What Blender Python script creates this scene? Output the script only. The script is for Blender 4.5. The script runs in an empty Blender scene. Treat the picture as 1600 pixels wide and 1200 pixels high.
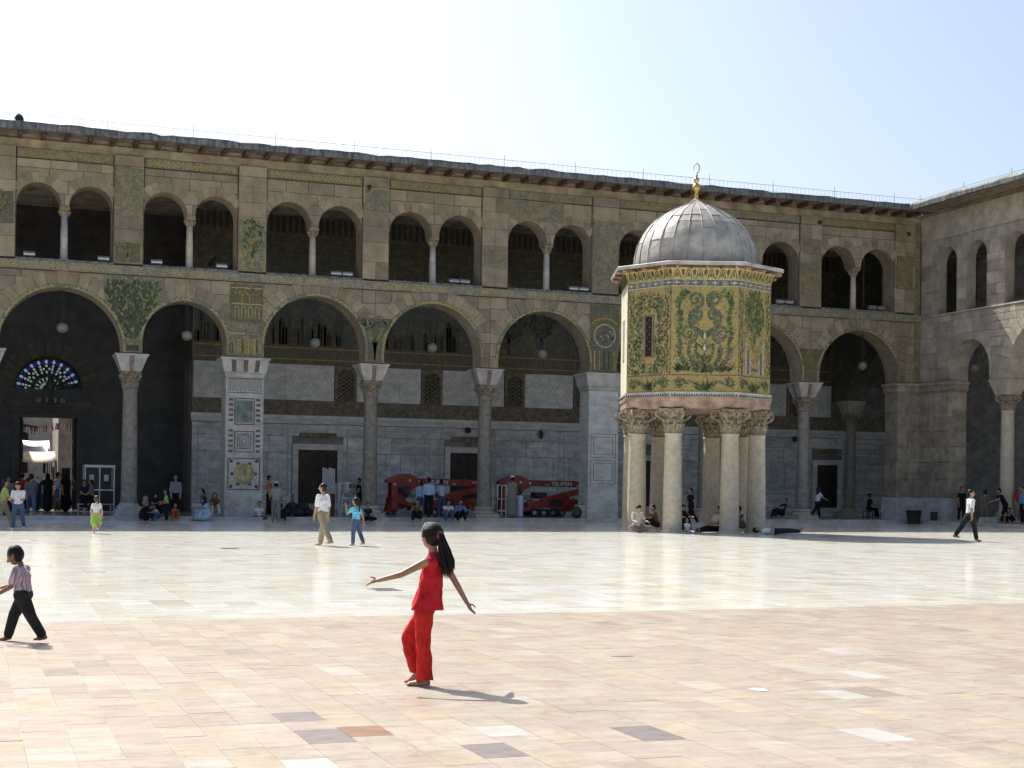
import bpy, bmesh, math, random
from mathutils import Vector, Matrix
R = random.Random(7)
S = bpy.context.scene
COL = S.collection
PI = math.pi
rad = math.radians
# ------------------------------------------------------------------ camera
YAW, ROLL, CAMD, CAMH = 0.3546, 0.0129, 61.27, 1.6
fwd = Vector((math.sin(YAW), math.cos(YAW), 0.0017)).normalized()
rgt0 = Vector((math.cos(YAW), -math.sin(YAW), 0))
up0 = rgt0.cross(fwd)
rgt = rgt0 * math.cos(ROLL) + up0 * math.sin(ROLL)
upv = up0 * math.cos(ROLL) - rgt0 * math.sin(ROLL)
cd = bpy.data.cameras.new('camera')
cam = bpy.data.objects.new('camera', cd)
COL.objects.link(cam)
mw = Matrix((rgt, upv, -fwd)).transposed().to_4x4()
mw.translation = (0, -CAMD, CAMH)
cam.matrix_world = mw
cd.sensor_width = 36
cd.lens = 2284.3 / 1600 * 36
cd.shift_y = 155.0 / 1600
cd.clip_end = 2000
S.camera = cam
# ------------------------------------------------------------------ light
SUN_EL, SUN_AZ = 49.0, -19.0            # sun stands behind the long portico, slightly to its left
W = bpy.data.worlds.new('World'); S.world = W; W.use_nodes = True
nt = W.node_tree
sky = nt.nodes.new('ShaderNodeTexSky'); sky.sky_type = 'NISHITA'; sky.sun_disc = False
sky.sun_elevation = rad(SUN_EL); sky.sun_rotation = rad(SUN_AZ)
sky.air_density = 1.0; sky.dust_density = 6.0; sky.ozone_density = 1.0; sky.altitude = 690
bg = nt.nodes['Background']; bg.inputs['Strength'].default_value = 0.125
wb = nt.nodes.new('ShaderNodeMix'); wb.data_type = 'RGBA'; wb.blend_type = 'MULTIPLY'; wb.inputs[0].default_value = 1; wb.inputs[7].default_value = (1.01, 1.0, .985, 1)   # white balance
nt.links.new(sky.outputs[0], wb.inputs[6]); nt.links.new(wb.outputs[2], bg.inputs['Color'])
sl = bpy.data.lights.new('sun', 'SUN'); sl.energy = 5.0; sl.angle = rad(0.53); sl.color = (1.0, 0.96, 0.90)
so = bpy.data.objects.new('sun', sl); COL.objects.link(so)
sd = Vector((math.sin(rad(SUN_AZ)) * math.cos(rad(SUN_EL)), math.cos(rad(SUN_AZ)) * math.cos(rad(SUN_EL)), math.sin(rad(SUN_EL))))
so.rotation_euler = sd.to_track_quat('Z', 'Y').to_euler(); so.location = (0, 30, 40)
S.view_settings.view_transform = 'Standard'; S.view_settings.look = 'None'
S.view_settings.exposure = 0.67; S.view_settings.gamma = 1
S.cycles.max_bounces = 10; S.cycles.diffuse_bounces = 6; S.cycles.glossy_bounces = 4
S.cycles.use_denoising = True
S.cycles.sample_clamp_indirect = 8
S.render.film_transparent = False
# ------------------------------------------------------------------ materials
MATS = {}
def M(name, col, rough=.7, var=.18, scale=2.5, bump=0., bscale=None, metal=0., col2=None, rnd=0., stretch=(1, 1, 1), spec=.4, ramp=None, dirt=0., objc=False, emit=None, streak=0., vein=0.):
    """noise-mottled principled material; rnd = brightness change from piece to piece; ramp = colour picked per piece"""
    m = bpy.data.materials.new(name); m.use_nodes = True
    n, l = m.node_tree.nodes, m.node_tree.links
    b = n['Principled BSDF']
    b.inputs['Roughness'].default_value = rough; b.inputs['Metallic'].default_value = metal
    b.inputs['Specular IOR Level'].default_value = spec
    def nd(t, **k):
        x = n.new(t)
        for a, v in k.items(): setattr(x, a, v)
        return x
    if objc:
        pos = nd('ShaderNodeTexCoord').outputs['Object']
    else:
        pos = nd('ShaderNodeNewGeometry').outputs['Position']
    mp = nd('ShaderNodeMapping'); mp.inputs['Scale'].default_value = stretch
    l.new(pos, mp.inputs[0])
    nz = nd('ShaderNodeTexNoise'); nz.inputs['Scale'].default_value = scale; nz.inputs['Detail'].default_value = 6; nz.inputs['Roughness'].default_value = .62
    l.new(mp.outputs[0], nz.inputs['Vector'])
    c2 = col2 or tuple(max(0, c * (1 - 2 * var)) for c in col)
    cr = nd('ShaderNodeValToRGB'); e = cr.color_ramp.elements
    e[0].position = .36; e[1].position = .66
    e[0].color = (*c2, 1); e[1].color = (*[min(.95, c * (1 + var * .5)) for c in col], 1)
    l.new(nz.outputs['Fac'], cr.inputs[0])
    out = cr.outputs[0]
    if rnd or ramp:
        oi = nd('ShaderNodeObjectInfo'); ge = nd('ShaderNodeNewGeometry')
        ad = nd('ShaderNodeMath', operation='ADD'); fr = nd('ShaderNodeMath', operation='FRACT')
        l.new(oi.outputs['Random'], ad.inputs[0]); l.new(ge.outputs['Random Per Island'], ad.inputs[1]); l.new(ad.outputs[0], fr.inputs[0])
        if ramp:
            rr = nd('ShaderNodeValToRGB'); rr.color_ramp.interpolation = 'CONSTANT'
            els = rr.color_ramp.elements
            while len(els) < len(ramp): els.new(.5)
            for i, (p_, c_) in enumerate(ramp): els[i].position = p_; els[i].color = (*c_, 1)
            l.new(fr.outputs[0], rr.inputs[0])
            mx = nd('ShaderNodeMix', data_type='RGBA', blend_type='MULTIPLY'); mx.inputs[0].default_value = 1
            l.new(out, mx.inputs[6]); l.new(rr.outputs[0], mx.inputs[7]); out = mx.outputs[2]
        if rnd:
            mr = nd('ShaderNodeMapRange'); mr.inputs[3].default_value = 1 - rnd; mr.inputs[4].default_value = 1 + rnd * .6
            m3 = nd('ShaderNodeMath', operation='MULTIPLY'); m3.inputs[1].default_value = 7.31
            f3 = nd('ShaderNodeMath', operation='FRACT')
            l.new(fr.outputs[0], m3.inputs[0]); l.new(m3.outputs[0], f3.inputs[0]); l.new(f3.outputs[0], mr.inputs[0])
            mx = nd('ShaderNodeMix', data_type='RGBA', blend_type='MULTIPLY'); mx.inputs[0].default_value = 1
            l.new(out, mx.inputs[6]); l.new(mr.outputs[0], mx.inputs[7]); out = mx.outputs[2]
    if dirt:
        n2 = nd('ShaderNodeTexNoise'); n2.inputs['Scale'].default_value = .9; n2.inputs['Detail'].default_value = 8; n2.inputs['Roughness'].default_value = .7
        mp2 = nd('ShaderNodeMapping'); mp2.inputs['Scale'].default_value = (1, 1, .35) if streak else (1, 1, 1); l.new(pos, mp2.inputs[0]); l.new(mp2.outputs[0], n2.inputs['Vector'])
        r2 = nd('ShaderNodeMapRange'); r2.inputs[1].default_value = .5; r2.inputs[2].default_value = .75; r2.inputs[3].default_value = 1; r2.inputs[4].default_value = 1 - dirt
        l.new(n2.outputs['Fac'], r2.inputs[0])
        mx = nd('ShaderNodeMix', data_type='RGBA', blend_type='MULTIPLY'); mx.inputs[0].default_value = 1
        l.new(out, mx.inputs[6]); l.new(r2.outputs[0], mx.inputs[7]); out = mx.outputs[2]
    if vein:
        n4 = nd('ShaderNodeTexNoise'); n4.inputs['Scale'].default_value = 2.2; n4.inputs['Detail'].default_value = 4; n4.inputs['Distortion'].default_value = 1.6
        mp4 = nd('ShaderNodeMapping'); mp4.inputs['Rotation'].default_value = (.4, .3, .6); l.new(pos, mp4.inputs[0]); l.new(mp4.outputs[0], n4.inputs['Vector'])
        s4 = nd('ShaderNodeMath', operation='SUBTRACT'); s4.inputs[1].default_value = .5; a4 = nd('ShaderNodeMath', operation='ABSOLUTE'); r4 = nd('ShaderNodeMapRange')
        r4.inputs[1].default_value = 0; r4.inputs[2].default_value = .035; r4.inputs[3].default_value = 1 - vein; r4.inputs[4].default_value = 1
        l.new(n4.outputs['Fac'], s4.inputs[0]); l.new(s4.outputs[0], a4.inputs[0]); l.new(a4.outputs[0], r4.inputs[0])
        mx = nd('ShaderNodeMix', data_type='RGBA', blend_type='MULTIPLY'); mx.inputs[0].default_value = 1
        l.new(out, mx.inputs[6]); l.new(r4.outputs[0], mx.inputs[7]); out = mx.outputs[2]
    l.new(out, b.inputs['Base Color'])
    if bump:
        bp = nd('ShaderNodeBump'); bp.inputs['Strength'].default_value = 1; bp.inputs['Distance'].default_value = bump
        nb = nd('ShaderNodeTexNoise'); nb.inputs['Scale'].default_value = bscale or scale * 4; nb.inputs['Detail'].default_value = 5
        l.new(mp.outputs[0], nb.inputs['Vector']); l.new(nb.outputs['Fac'], bp.inputs['Height']); l.new(bp.outputs[0], b.inputs['Normal'])
    if emit:
        b.inputs['Emission Color'].default_value = (*emit[:3], 1); b.inputs['Emission Strength'].default_value = emit[3]
    MATS[name] = m
    return m
def mosaic(name, gold, green, blue, scale=3.0, cut=(.46, .58), vary=.3):
    """glass tesserae: fine cells over drifting patches of gold, green and blue"""
    m = bpy.data.materials.new(name); m.use_nodes = True
    n, l = m.node_tree.nodes, m.node_tree.links
    b = n['Principled BSDF']; b.inputs['Roughness'].default_value = .38
    g = n.new('ShaderNodeNewGeometry')
    vo = n.new('ShaderNodeTexVoronoi'); vo.inputs['Scale'].default_value = 26; l.new(g.outputs['Position'], vo.inputs['Vector'])
    nz = n.new('ShaderNodeTexNoise'); nz.inputs['Scale'].default_value = scale; nz.inputs['Detail'].default_value = 5; nz.inputs['Roughness'].default_value = .7; nz.inputs['Distortion'].default_value = 1.4
    l.new(vo.outputs['Position'], nz.inputs['Vector'])
    cr = n.new('ShaderNodeValToRGB'); cr.color_ramp.interpolation = 'CONSTANT'
    e = cr.color_ramp.elements; e[0].color = (*green, 1); e[0].position = 0; e[1].color = (*gold, 1); e[1].position = cut[1]
    x = e.new(cut[0]); x.color = (*[(a + c) / 2 for a, c in zip(gold, green)], 1)
    x = e.new(cut[0] - .09); x.color = (*blue, 1)
    x = e.new(cut[0] - .05); x.color = (*green, 1)
    l.new(nz.outputs['Fac'], cr.inputs[0])
    sp = n.new('ShaderNodeSeparateColor'); l.new(vo.outputs['Color'], sp.inputs[0])
    mr = n.new('ShaderNodeMapRange'); mr.inputs[3].default_value = 1 - vary; mr.inputs[4].default_value = 1 + vary
    l.new(sp.outputs[0], mr.inputs[0])
    mx = n.new('ShaderNodeMix'); mx.data_type = 'RGBA'; mx.blend_type = 'MULTIPLY'; mx.inputs[0].default_value = 1
    l.new(cr.outputs[0], mx.inputs[6]); l.new(mr.outputs[0], mx.inputs[7]); l.new(mx.outputs[2], b.inputs['Base Color'])
    bp = n.new('ShaderNodeBump'); bp.inputs['Strength'].default_value = .5; bp.inputs['Distance'].default_value = .006
    l.new(vo.outputs['Distance'], bp.inputs['Height']); l.new(bp.outputs[0], b.inputs['Normal'])
    MATS[name] = m
    return m
M('stone', (.318, .258, .178), .88, .13, 1.8, .014, 9, rnd=.27, dirt=.3, streak=1)
M('stone_b', (.41, .355, .285), .9, .16, 1.8, .02, 8, rnd=.24, dirt=.2, streak=1)
M('mortar', (.10, .08, .056), .95, .2, 3)
M('stone_rough', (.37, .31, .235), .9, .2, 2.2, .03, 6, rnd=.2, dirt=.28, streak=1)
M('plaster', (.36, .30, .20), .9, .25, 1.2, .008, 10, dirt=.35)
M('plaster_grey', (.19, .165, .125), .92, .2, 1.4)
M('shaft_grey', (.285, .25, .21), .45, .18, 5, .002, 20, rnd=.16)
M('shaft_cream', (.49, .425, .32), .65, .1, 6, .006, 14, rnd=.1, dirt=.3, streak=1)
M('capital', (.33, .27, .19), .85, .3, 9, .008, 30, dirt=.3)
M('white_marble', (.50, .48, .44), .45, .16, 2.4, rnd=.08, dirt=.2, streak=1, vein=.18)
M('red_marble', (.25, .165, .14), .4, .2, 4)
M('marble_blue', (.58, .585, .58), .3, .2, 1.5, rnd=.22, stretch=(1, 1, 1.8), dirt=.2, vein=.25)
M('marble_pale', (.58, .575, .545), .35, .15, 1.4, rnd=.12, stretch=(1, 1, 2.5), vein=.2)
M('marble_vein', (.40, .40, .385), .35, .12, 3, rnd=.1)
M('marble_dark', (.17, .165, .155), .35, .25, 1.4, rnd=.2)
M('marble_green', (.16, .21, .19), .35, .35, 2.5)
M('marble_gold', (.46, .36, .17), .45, .3, 3.5)
M('band_brown', (.19, .155, .105), .7, .25, 5)
M('dark_void', (.012, .011, .010), .9, .1)
M('wood_red', (.14, .072, .052), .75, .3, 4, rnd=.2)
M('wood_dark', (.045, .03, .022), .6, .3, 6, rnd=.3)
M('soffit', (.25, .205, .155), .8, .3, 3)
M('lead', (.43, .405, .36), .5, .2, 1.8, .016, 6, rnd=.14, dirt=.28, streak=1)
M('lead_dark', (.17, .175, .18), .7, .35, 3, .01, 10, stretch=(3, 3, .8))
M('rail_steel', (.30, .31, .33), .5, .1, metal=.3)
M('gold', (.62, .43, .12), .3, .15, 8, metal=.7)
M('iron', (.03, .03, .032), .6, .2)
M('globe_glass', (.20, .185, .16), .35, .1)
M('red_paint', (.30, .028, .024), .38, .2, 3, rnd=.12, dirt=.3)
M('red_paint_dull', (.24, .05, .038), .5, .25, 3)
M('rubber', (.025, .025, .025), .85, .2)
M('steel', (.32, .33, .34), .35, .1, metal=.7)
M('alu', (.50, .51, .52), .35, .08, metal=.6)
M('paint_white', (.55, .55, .53), .5, .06)
M('bin_green', (.03, .065, .05), .6, .2)
M('bag_dark', (.03, .03, .033), .8, .4, 8)
M('canvas', (.55, .5, .4), .85, .15)
M('tent_white', (.8, .8, .78), .8, .08)
M('street_wall', (.36, .33, .29), .9, .2)
M('street_wall_lit', (.45, .43, .40), .9, .2)  # paler lit copy of the wall tone, sunlight put into the colour
M('flag_red', (.45, .03, .04), .8, .1); M('flag_white', (.75, .75, .75), .8, .05); M('flag_black', (.02, .02, .02), .8, .05)
M('portico_floor', (.36, .37, .37), .16, .15, 1.0, rnd=.12)
M('floor_base', (.60, .56, .49), .85, .4, 1.2)
M('grate', (.25, .25, .25), .6, .2)
M('ground', (.33, .29, .23), .95, .2, .3)
RP = [(0, (1, .95, .86)), (.18, (1.0, .91, .84)), (.36, (1.04, .96, .81)), (.50, (.95, .86, .80)), (.62, (1.06, 1.01, .94)), (.76, (1.02, .92, .86)), (.90, (.92, .81, .74)), (.955, (1.10, 1.07, 1.0)), (.985, (.80, .72, .68))]
M('slab_pink', (.385, .37, .325), .34, .16, 2.6, .0016, 9, ramp=RP, rnd=.06, dirt=.15, vein=.16, stretch=(1.0, 2.6, 1), col2=(.345, .30, .25), spec=.5)
RW = [(0, (1, .98, .93)), (.25, (.97, .94, .87)), (.45, (1.02, 1.0, .97)), (.65, (.96, .92, .83)), (.8, (1.03, 1.02, 1.0)), (.93, (.90, .85, .77))]
M('slab_white', (.85, .875, .84), .12, .12, 1.6, .0012, 3, ramp=RW, rnd=.05, dirt=.1, vein=.12, stretch=(.5, 3.0, 1), col2=(.76, .75, .68), spec=.5)
M('slab_brown', (.26, .14, .07), .45, .25, 5); M('slab_grey', (.175, .15, .135), .5, .14, 6, stretch=(1, 2.5, 1)); M('slab_pale', (.46, .435, .385), .35, .1); M('gate_dark', (.042, .04, .037), .5, .3, 1.4, rnd=.2)  # gate_dark: the deep recess's shade is put into its near-black colour
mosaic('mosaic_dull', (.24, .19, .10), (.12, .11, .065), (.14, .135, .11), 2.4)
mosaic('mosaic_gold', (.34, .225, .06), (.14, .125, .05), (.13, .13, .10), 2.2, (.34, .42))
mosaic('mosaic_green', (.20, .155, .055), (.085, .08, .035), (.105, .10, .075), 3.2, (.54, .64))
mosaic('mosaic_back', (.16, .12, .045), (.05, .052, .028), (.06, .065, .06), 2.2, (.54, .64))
mosaic('mosaic_mixed', (.30, .225, .075), (.10, .115, .06), (.15, .155, .14), 3.4, (.5, .58))
mosaic('mosaic_band', (.26, .235, .15), (.15, .14, .095), (.17, .165, .145), 4, (.48, .56))
M('cream_panel', (.62, .58, .44), .7, .1, 3)
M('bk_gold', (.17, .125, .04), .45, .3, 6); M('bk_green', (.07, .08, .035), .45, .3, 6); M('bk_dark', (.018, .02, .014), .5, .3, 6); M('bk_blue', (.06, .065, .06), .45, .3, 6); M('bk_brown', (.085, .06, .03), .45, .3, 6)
mosaic('mosaic_treasury', (.29, .22, .072), (.19, .155, .055), (.23, .185, .065), 1.6, (.34, .42), .3)
mosaic('mosaic_border', (.22, .18, .08), (.08, .11, .06), (.13, .15, .16), 8, (.48, .58))
M('in_green', (.10, .13, .035), .4, .35, 12); M('in_light', (.21, .225, .085), .4, .3, 12); M('in_dark', (.05, .055, .026), .4, .3, 10)
M('in_blue', (.14, .15, .125), .4, .3, 12); M('in_white', (.48, .46, .42), .4, .2, 12); M('in_gold', (.46, .36, .13), .35, .2, 10); M('in_ochre', (.40, .24, .05), .4, .25, 8); M('in_wine', (.17, .095, .08), .4, .3)
# ------------------------------------------------------------------ building helpers
class MB:
    def __init__(s): s.v = []; s.f = []; s.m = []
    def poly(s, pts, mi=0):
        k = len(s.v); s.v += [tuple(p) for p in pts]; s.f.append(tuple(range(k, k + len(pts)))); s.m.append(mi)
    def grid(s, rows, mi=0, close=True):
        k = len(s.v); n = len(rows[0])
        for r in rows: s.v += [tuple(p) for p in r]
        for i in range(len(rows) - 1):
            for j in range(n if close else n - 1):
                a = k + i * n + j; b = k + i * n + (j + 1) % n
                s.f.append((a, b, b + n, a + n)); s.m.append(mi)
        return k
    def box(s, x0, y0, z0, x1, y1, z1, mi=0):
        k = len(s.v)
        s.v += [(x0, y0, z0), (x1, y0, z0), (x1, y1, z0), (x0, y1, z0), (x0, y0, z1), (x1, y0, z1), (x1, y1, z1), (x0, y1, z1)]
        for f in ((3, 2, 1, 0), (4, 5, 6, 7), (0, 1, 5, 4), (1, 2, 6, 5), (2, 3, 7, 6), (3, 0, 4, 7)):
            s.f.append(tuple(k + i for i in f)); s.m.append(mi)
    def prism(s, poly, a, b, mi=0, ax='y'):
        """2-D outline (u, w) pushed from depth a to b; ax = axis of the push"""
        P3 = (lambda u, w, d: (u, d, w)) if ax == 'y' else ((lambda u, w, d: (d, u, w)) if ax == 'x' else (lambda u, w, d: (u, w, d)))
        n = len(poly); k = len(s.v)
        s.v += [P3(u, w, a) for u, w in poly] + [P3(u, w, b) for u, w in poly]
        s.f.append(tuple(range(k, k + n))); s.m.append(mi)
        s.f.append(tuple(range(k + 2 * n - 1, k + n - 1, -1))); s.m.append(mi)
        for i in range(n):
            j = (i + 1) % n
            s.f.append((k + j, k + i, k + n + i, k + n + j)); s.m.append(mi)
    def lathe(s, prof, n=16, c=(0, 0, 0), mi=0, cap=True, ph=0):
        rows = [[(c[0] + r * math.cos(ph + 2 * PI * j / n), c[1] + r * math.sin(ph + 2 * PI * j / n), c[2] + z) for j in range(n)] for r, z in prof]
        k = s.grid(rows, mi)
        if cap:
            s.f.append(tuple(k + j for j in range(n))[::-1]); s.m.append(mi)
            q = k + (len(rows) - 1) * n
            s.f.append(tuple(q + j for j in range(n))); s.m.append(mi)
    def tube(s, pts, rr, n=8, mi=0, flat=None, side=None, cap=True):
        """tube through pts, radius (or list) rr; flat widens it along the side vector"""
        pts = [Vector(p) for p in pts]; rows = []
        if not hasattr(rr, '__len__'): rr = [rr] * len(pts)
        prev = None
        for i, p in enumerate(pts):
            t = (pts[min(i + 1, len(pts) - 1)] - pts[max(i - 1, 0)]).normalized()
            a = Vector(side) if side else (prev if prev else Vector((1, 0, 0)) if abs(t.x) < .8 else Vector((0, 1, 0)))
            a = (a - t * a.dot(t)).normalized(); b = t.cross(a); prev = a
            fl = flat[i] if hasattr(flat, '__len__') else (flat or 1)
            rows.append([p + a * (rr[i] * fl * math.cos(2 * PI * j / n)) + b * (rr[i] * math.sin(2 * PI * j / n)) for j in range(n)])
        k = s.grid(rows, mi)
        if cap:
            s.f.append(tuple(k + j for j in range(n))[::-1]); s.m.append(mi)
            q = k + (len(rows) - 1) * n; s.f.append(tuple(q + j for j in range(n))); s.m.append(mi)
    def ell(s, c, r, n=12, m=8, mi=0, rot=None):
        c = Vector(c); rows = []
        for i in range(1, m):
            th = PI * i / m
            row = []
            for j in range(n):
                v = Vector((r[0] * math.sin(th) * math.cos(2 * PI * j / n), r[1] * math.sin(th) * math.sin(2 * PI * j / n), -r[2] * math.cos(th)))
                row.append(c + (rot @ v if rot else v))
            rows.append(row)
        k = s.grid(rows, mi)
        a = Vector((0, 0, -r[2])); b = Vector((0, 0, r[2]))
        s.v += [tuple(c + (rot @ a if rot else a)), tuple(c + (rot @ b if rot else b))]
        q = len(s.v)
        for j in range(n):
            s.f.append((q - 2, k + (j + 1) % n, k + j)); s.m.append(mi)
            e = k + (m - 2) * n; s.f.append((q - 1, e + j, e + (j + 1) % n)); s.m.append(mi)
    def mesh(s, name, mats, smooth=False):
        me = bpy.data.meshes.new(name)
        me.from_pydata(s.v, [], s.f)
        for q in mats: me.materials.append(MATS[q] if isinstance(q, str) else q)
        if len(mats) > 1: me.polygons.foreach_set('material_index', s.m)
        if smooth: me.polygons.foreach_set('use_smooth', [True] * len(me.polygons))
        me.update()
        return me
def link(name, me, parent=None, loc=(0, 0, 0), rz=0):
    o = bpy.data.objects.new(name, me); COL.objects.link(o)
    o.location = loc; o.rotation_euler = (0, 0, rz)
    if parent: o.parent = parent
    return o
def build(mb, name, mats, parent=None, smooth=False, loc=(0, 0, 0), rz=0, kind=None):
    o = link(name, mb.mesh(name, [mats] if isinstance(mats, str) else mats, smooth), parent, loc, rz)
    if kind: o['kind'] = kind
    return o
def thing(name, label, cat, loc=(0, 0, 0), rz=0, group=None):
    o = link(name, None, None, loc, rz); o['label'] = label; o['category'] = cat
    if group: o['group'] = group
    return o
def tag(o, label, cat, group=None):
    o['label'] = label; o['category'] = cat
    if group: o['group'] = group
    return o
def copy_tree(o, parent=None, loc=None):
    c = o.copy(); COL.objects.link(c); c.parent = parent
    if loc is not None: c.location = loc
    for ch in o.children: copy_tree(ch, c)
    return c
def clip_disc(poly, cx, cz, r):
    """pieces of a simple polygon outside a disc"""
    pts = []
    n = len(poly)
    for i in range(n):
        a, b = poly[i], poly[(i + 1) % n]
        k = max(1, int(math.hypot(b[0] - a[0], b[1] - a[1]) / .12))
        pts += [(a[0] + (b[0] - a[0]) * t / k, a[1] + (b[1] - a[1]) * t / k, t == 0) for t in range(k)]
    ins = [math.hypot(p[0] - cx, p[1] - cz) < r for p in pts]
    if all(ins): return []
    if not any(ins): return [poly]
    N = len(pts)
    def cross(p, q):
        lo, hi = 0., 1.
        pin = math.hypot(p[0] - cx, p[1] - cz) < r
        for _ in range(20):
            m = (lo + hi) / 2; x = p[0] + (q[0] - p[0]) * m; z = p[1] + (q[1] - p[1]) * m
            if (math.hypot(x - cx, z - cz) < r) == pin: lo = m
            else: hi = m
        return (p[0] + (q[0] - p[0]) * lo, p[1] + (q[1] - p[1]) * lo)
    st = next(i for i in range(N) if ins[i] and not ins[(i + 1) % N])
    out, run = [], None
    for q in range(N + 1):
        i = (st + q) % N; j = (i + 1) % N
        if ins[i] and not ins[j]: run = [cross(pts[i], pts[j])]
        elif not ins[i] and run is not None:
            if pts[i][2]: run.append(pts[i][:2])
            if ins[j]:
                run.append(cross(pts[i], pts[j]))
                e, b0 = run[-1], run[0]
                a1 = math.atan2(e[1] - cz, e[0] - cx); a0 = math.atan2(b0[1] - cz, b0[0] - cx)
                d = (a0 - a1 + PI) % (2 * PI) - PI
                k = max(1, int(abs(d) * r / .15))
                run += [(cx + r * math.cos(a1 + d * t / k), cz + r * math.sin(a1 + d * t / k)) for t in range(1, k)]
                if len(run) > 2: out.append(run)
                run = None
    return out
def area(p): return abs(sum(p[i][0] * p[(i + 1) % len(p)][1] - p[(i + 1) % len(p)][0] * p[i][1] for i in range(len(p)))) / 2
# ------------------------------------------------------------------ ground and paving
g = MB(); g.poly([(-600, -600, -.06), (600, -600, -.06), (600, 900, -.06), (-600, 900, -.06)])
o = build(g, 'ground', 'ground'); o['kind'] = 'structure'
g = MB(); g.poly([(-25, -80, -.0018), (60, -80, -.0018), (60, 5, -.0018), (-25, 5, -.0018)])
FLOOR = build(g, 'courtyard_floor', 'floor_base'); FLOOR['kind'] = 'structure'
def in_view(x, y):
    d = Vector((x, y + CAMD, -CAMH)); c = d.dot(fwd)
    if c < 1: return 0
    px = 800 + 2284 * d.dot(rgt) / c; py = 755 - 2284 * d.dot(upv) / c
    return 1 / (c * c * c) if -20 < px < 1620 and py < 1230 else 0
slabs = []
x = 2.30 - .285 * 30
while x < 17:
    w = R.choice((.27, .285, .285, .30))
    y = -44.1
    while y > -62:
        d = R.choice((.34, .40, .46, .52, .56))
        slabs.append((x, y - d, x + w, y, 'p')); y -= d
    x += w
far = []
x = -12.
while x < 44.2:
    w = R.uniform(.38, .5)
    y = -44.1
    while y < -1.1:
        d = R.uniform(.45, .75)
        far.append((x, y, x + w, min(y + d, -1.0))); y += d
    x += w
vis = sorted(((in_view((a + c) / 2, (b + d) / 2), i) for i, (a, b, c, d, k) in enumerate(slabs)), reverse=True)[:300]
vis = {i for q, i in vis if q > 0}
ub = MB(); ub.box(-.5, -.5, -.012, .5, .5, 0)
umesh = ub.mesh('paving_slab', ['slab_pink'])
special = {(2.45, -52.05): 'slab_brown', (2.15, -52.15): 'slab_grey', (2.15, -51.3): 'slab_grey', (4.15, -52.5): 'slab_grey', (3.05, -52.95): 'slab_grey', (6.3, -51.6): 'slab_pale', (8.0, -49.0): 'slab_pale', (3.2, -52.3): 'slab_pale', (5.5, -52.9): 'slab_pale', (1.9, -53.0): 'slab_pale', (7.4, -50.2): 'slab_pale'}
joined = MB()
for i, (a, b, c, d, k) in enumerate(slabs):
    gx = .0014
    sp = next((m for (sx, sy), m in special.items() if a <= sx < c and b <= sy < d), None)
    if i in vis or sp:
        o = link('paving_slab', umesh, FLOOR, ((a + c) / 2, (b + d) / 2, R.uniform(0, .0018)))
        o.scale = (c - a - 2 * gx, d - b - 2 * gx, 1)
        o.rotation_euler = (R.gauss(0, .0012), R.gauss(0, .0012), 0)
        if sp:
            o.data = umesh.copy(); o.data.materials[0] = MATS[sp]
    else:
        t = [R.uniform(-.0006, .0006) for _ in range(4)]
        joined.box(a + gx, b + gx, -.012, c - gx, d - gx, R.uniform(0, .0018))
build(joined, 'paving_slabs', 'slab_pink', FLOOR, kind='stuff')
joined = MB()
for a, b, c, d in far:
    gx = .0018; k = len(joined.v)
    joined.box(a + gx, b + gx, -.012, c - gx, d - gx, 0)
    z0, tx, ty = R.uniform(0, .0015), R.gauss(0, .0012), R.gauss(0, .0012)
    for q in range(4, 8):
        X, Y, Z = joined.v[k + q]; joined.v[k + q] = (X, Y, z0 + (X - a) * tx + (Y - b) * ty)
build(joined, 'white_paving_slabs', 'slab_white', FLOOR, kind='stuff')
# portico floors, one step up
def portico_floor(name, rects, kerbs):
    m = MB()
    for x0, y0, x1, y1 in rects:
        nx, ny = max(1, round((x1 - x0) / .9)), max(1, round((y1 - y0) / .9))
        for i in range(nx):
            for j in range(ny):
                ax, bx_ = x0 + (x1 - x0) * i / nx, x0 + (x1 - x0) * (i + 1) / nx
                ay, by_ = y0 + (y1 - y0) * j / ny, y0 + (y1 - y0) * (j + 1) / ny
                m.box(ax + .003, ay + .003, -.03, bx_ - .003, by_ - .003, .168 + R.uniform(0, .002))
    o = build(m, name, 'portico_floor'); o['kind'] = 'structure'
    for x0, y0, x1, y1 in kerbs:
        L = max(x1 - x0, y1 - y0); n = round(L / 1.3)
        for i in range(n):
            b = MB()
            if x1 - x0 > y1 - y0: b.box(x0 + L * i / n + .004, y0, -.03, x0 + L * (i + 1) / n - .004, y1, .172)
            else: b.box(x0, y0 + L * i / n + .004, -.03, x1, y0 + L * (i + 1) / n - .004, .172)
            build(b, 'kerb_stone', 'white_marble', o)
portico_floor('portico_floor', [(-12, -.6, 43.3, 8), (-3, 8, 9.6, 14)], [(-12, -1.0, 43.3, -.605)])
portico_floor('side_portico_floor', [(43.72, -22, 53, 8)], [(43.305, -22, 43.715, -.6)])
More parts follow.
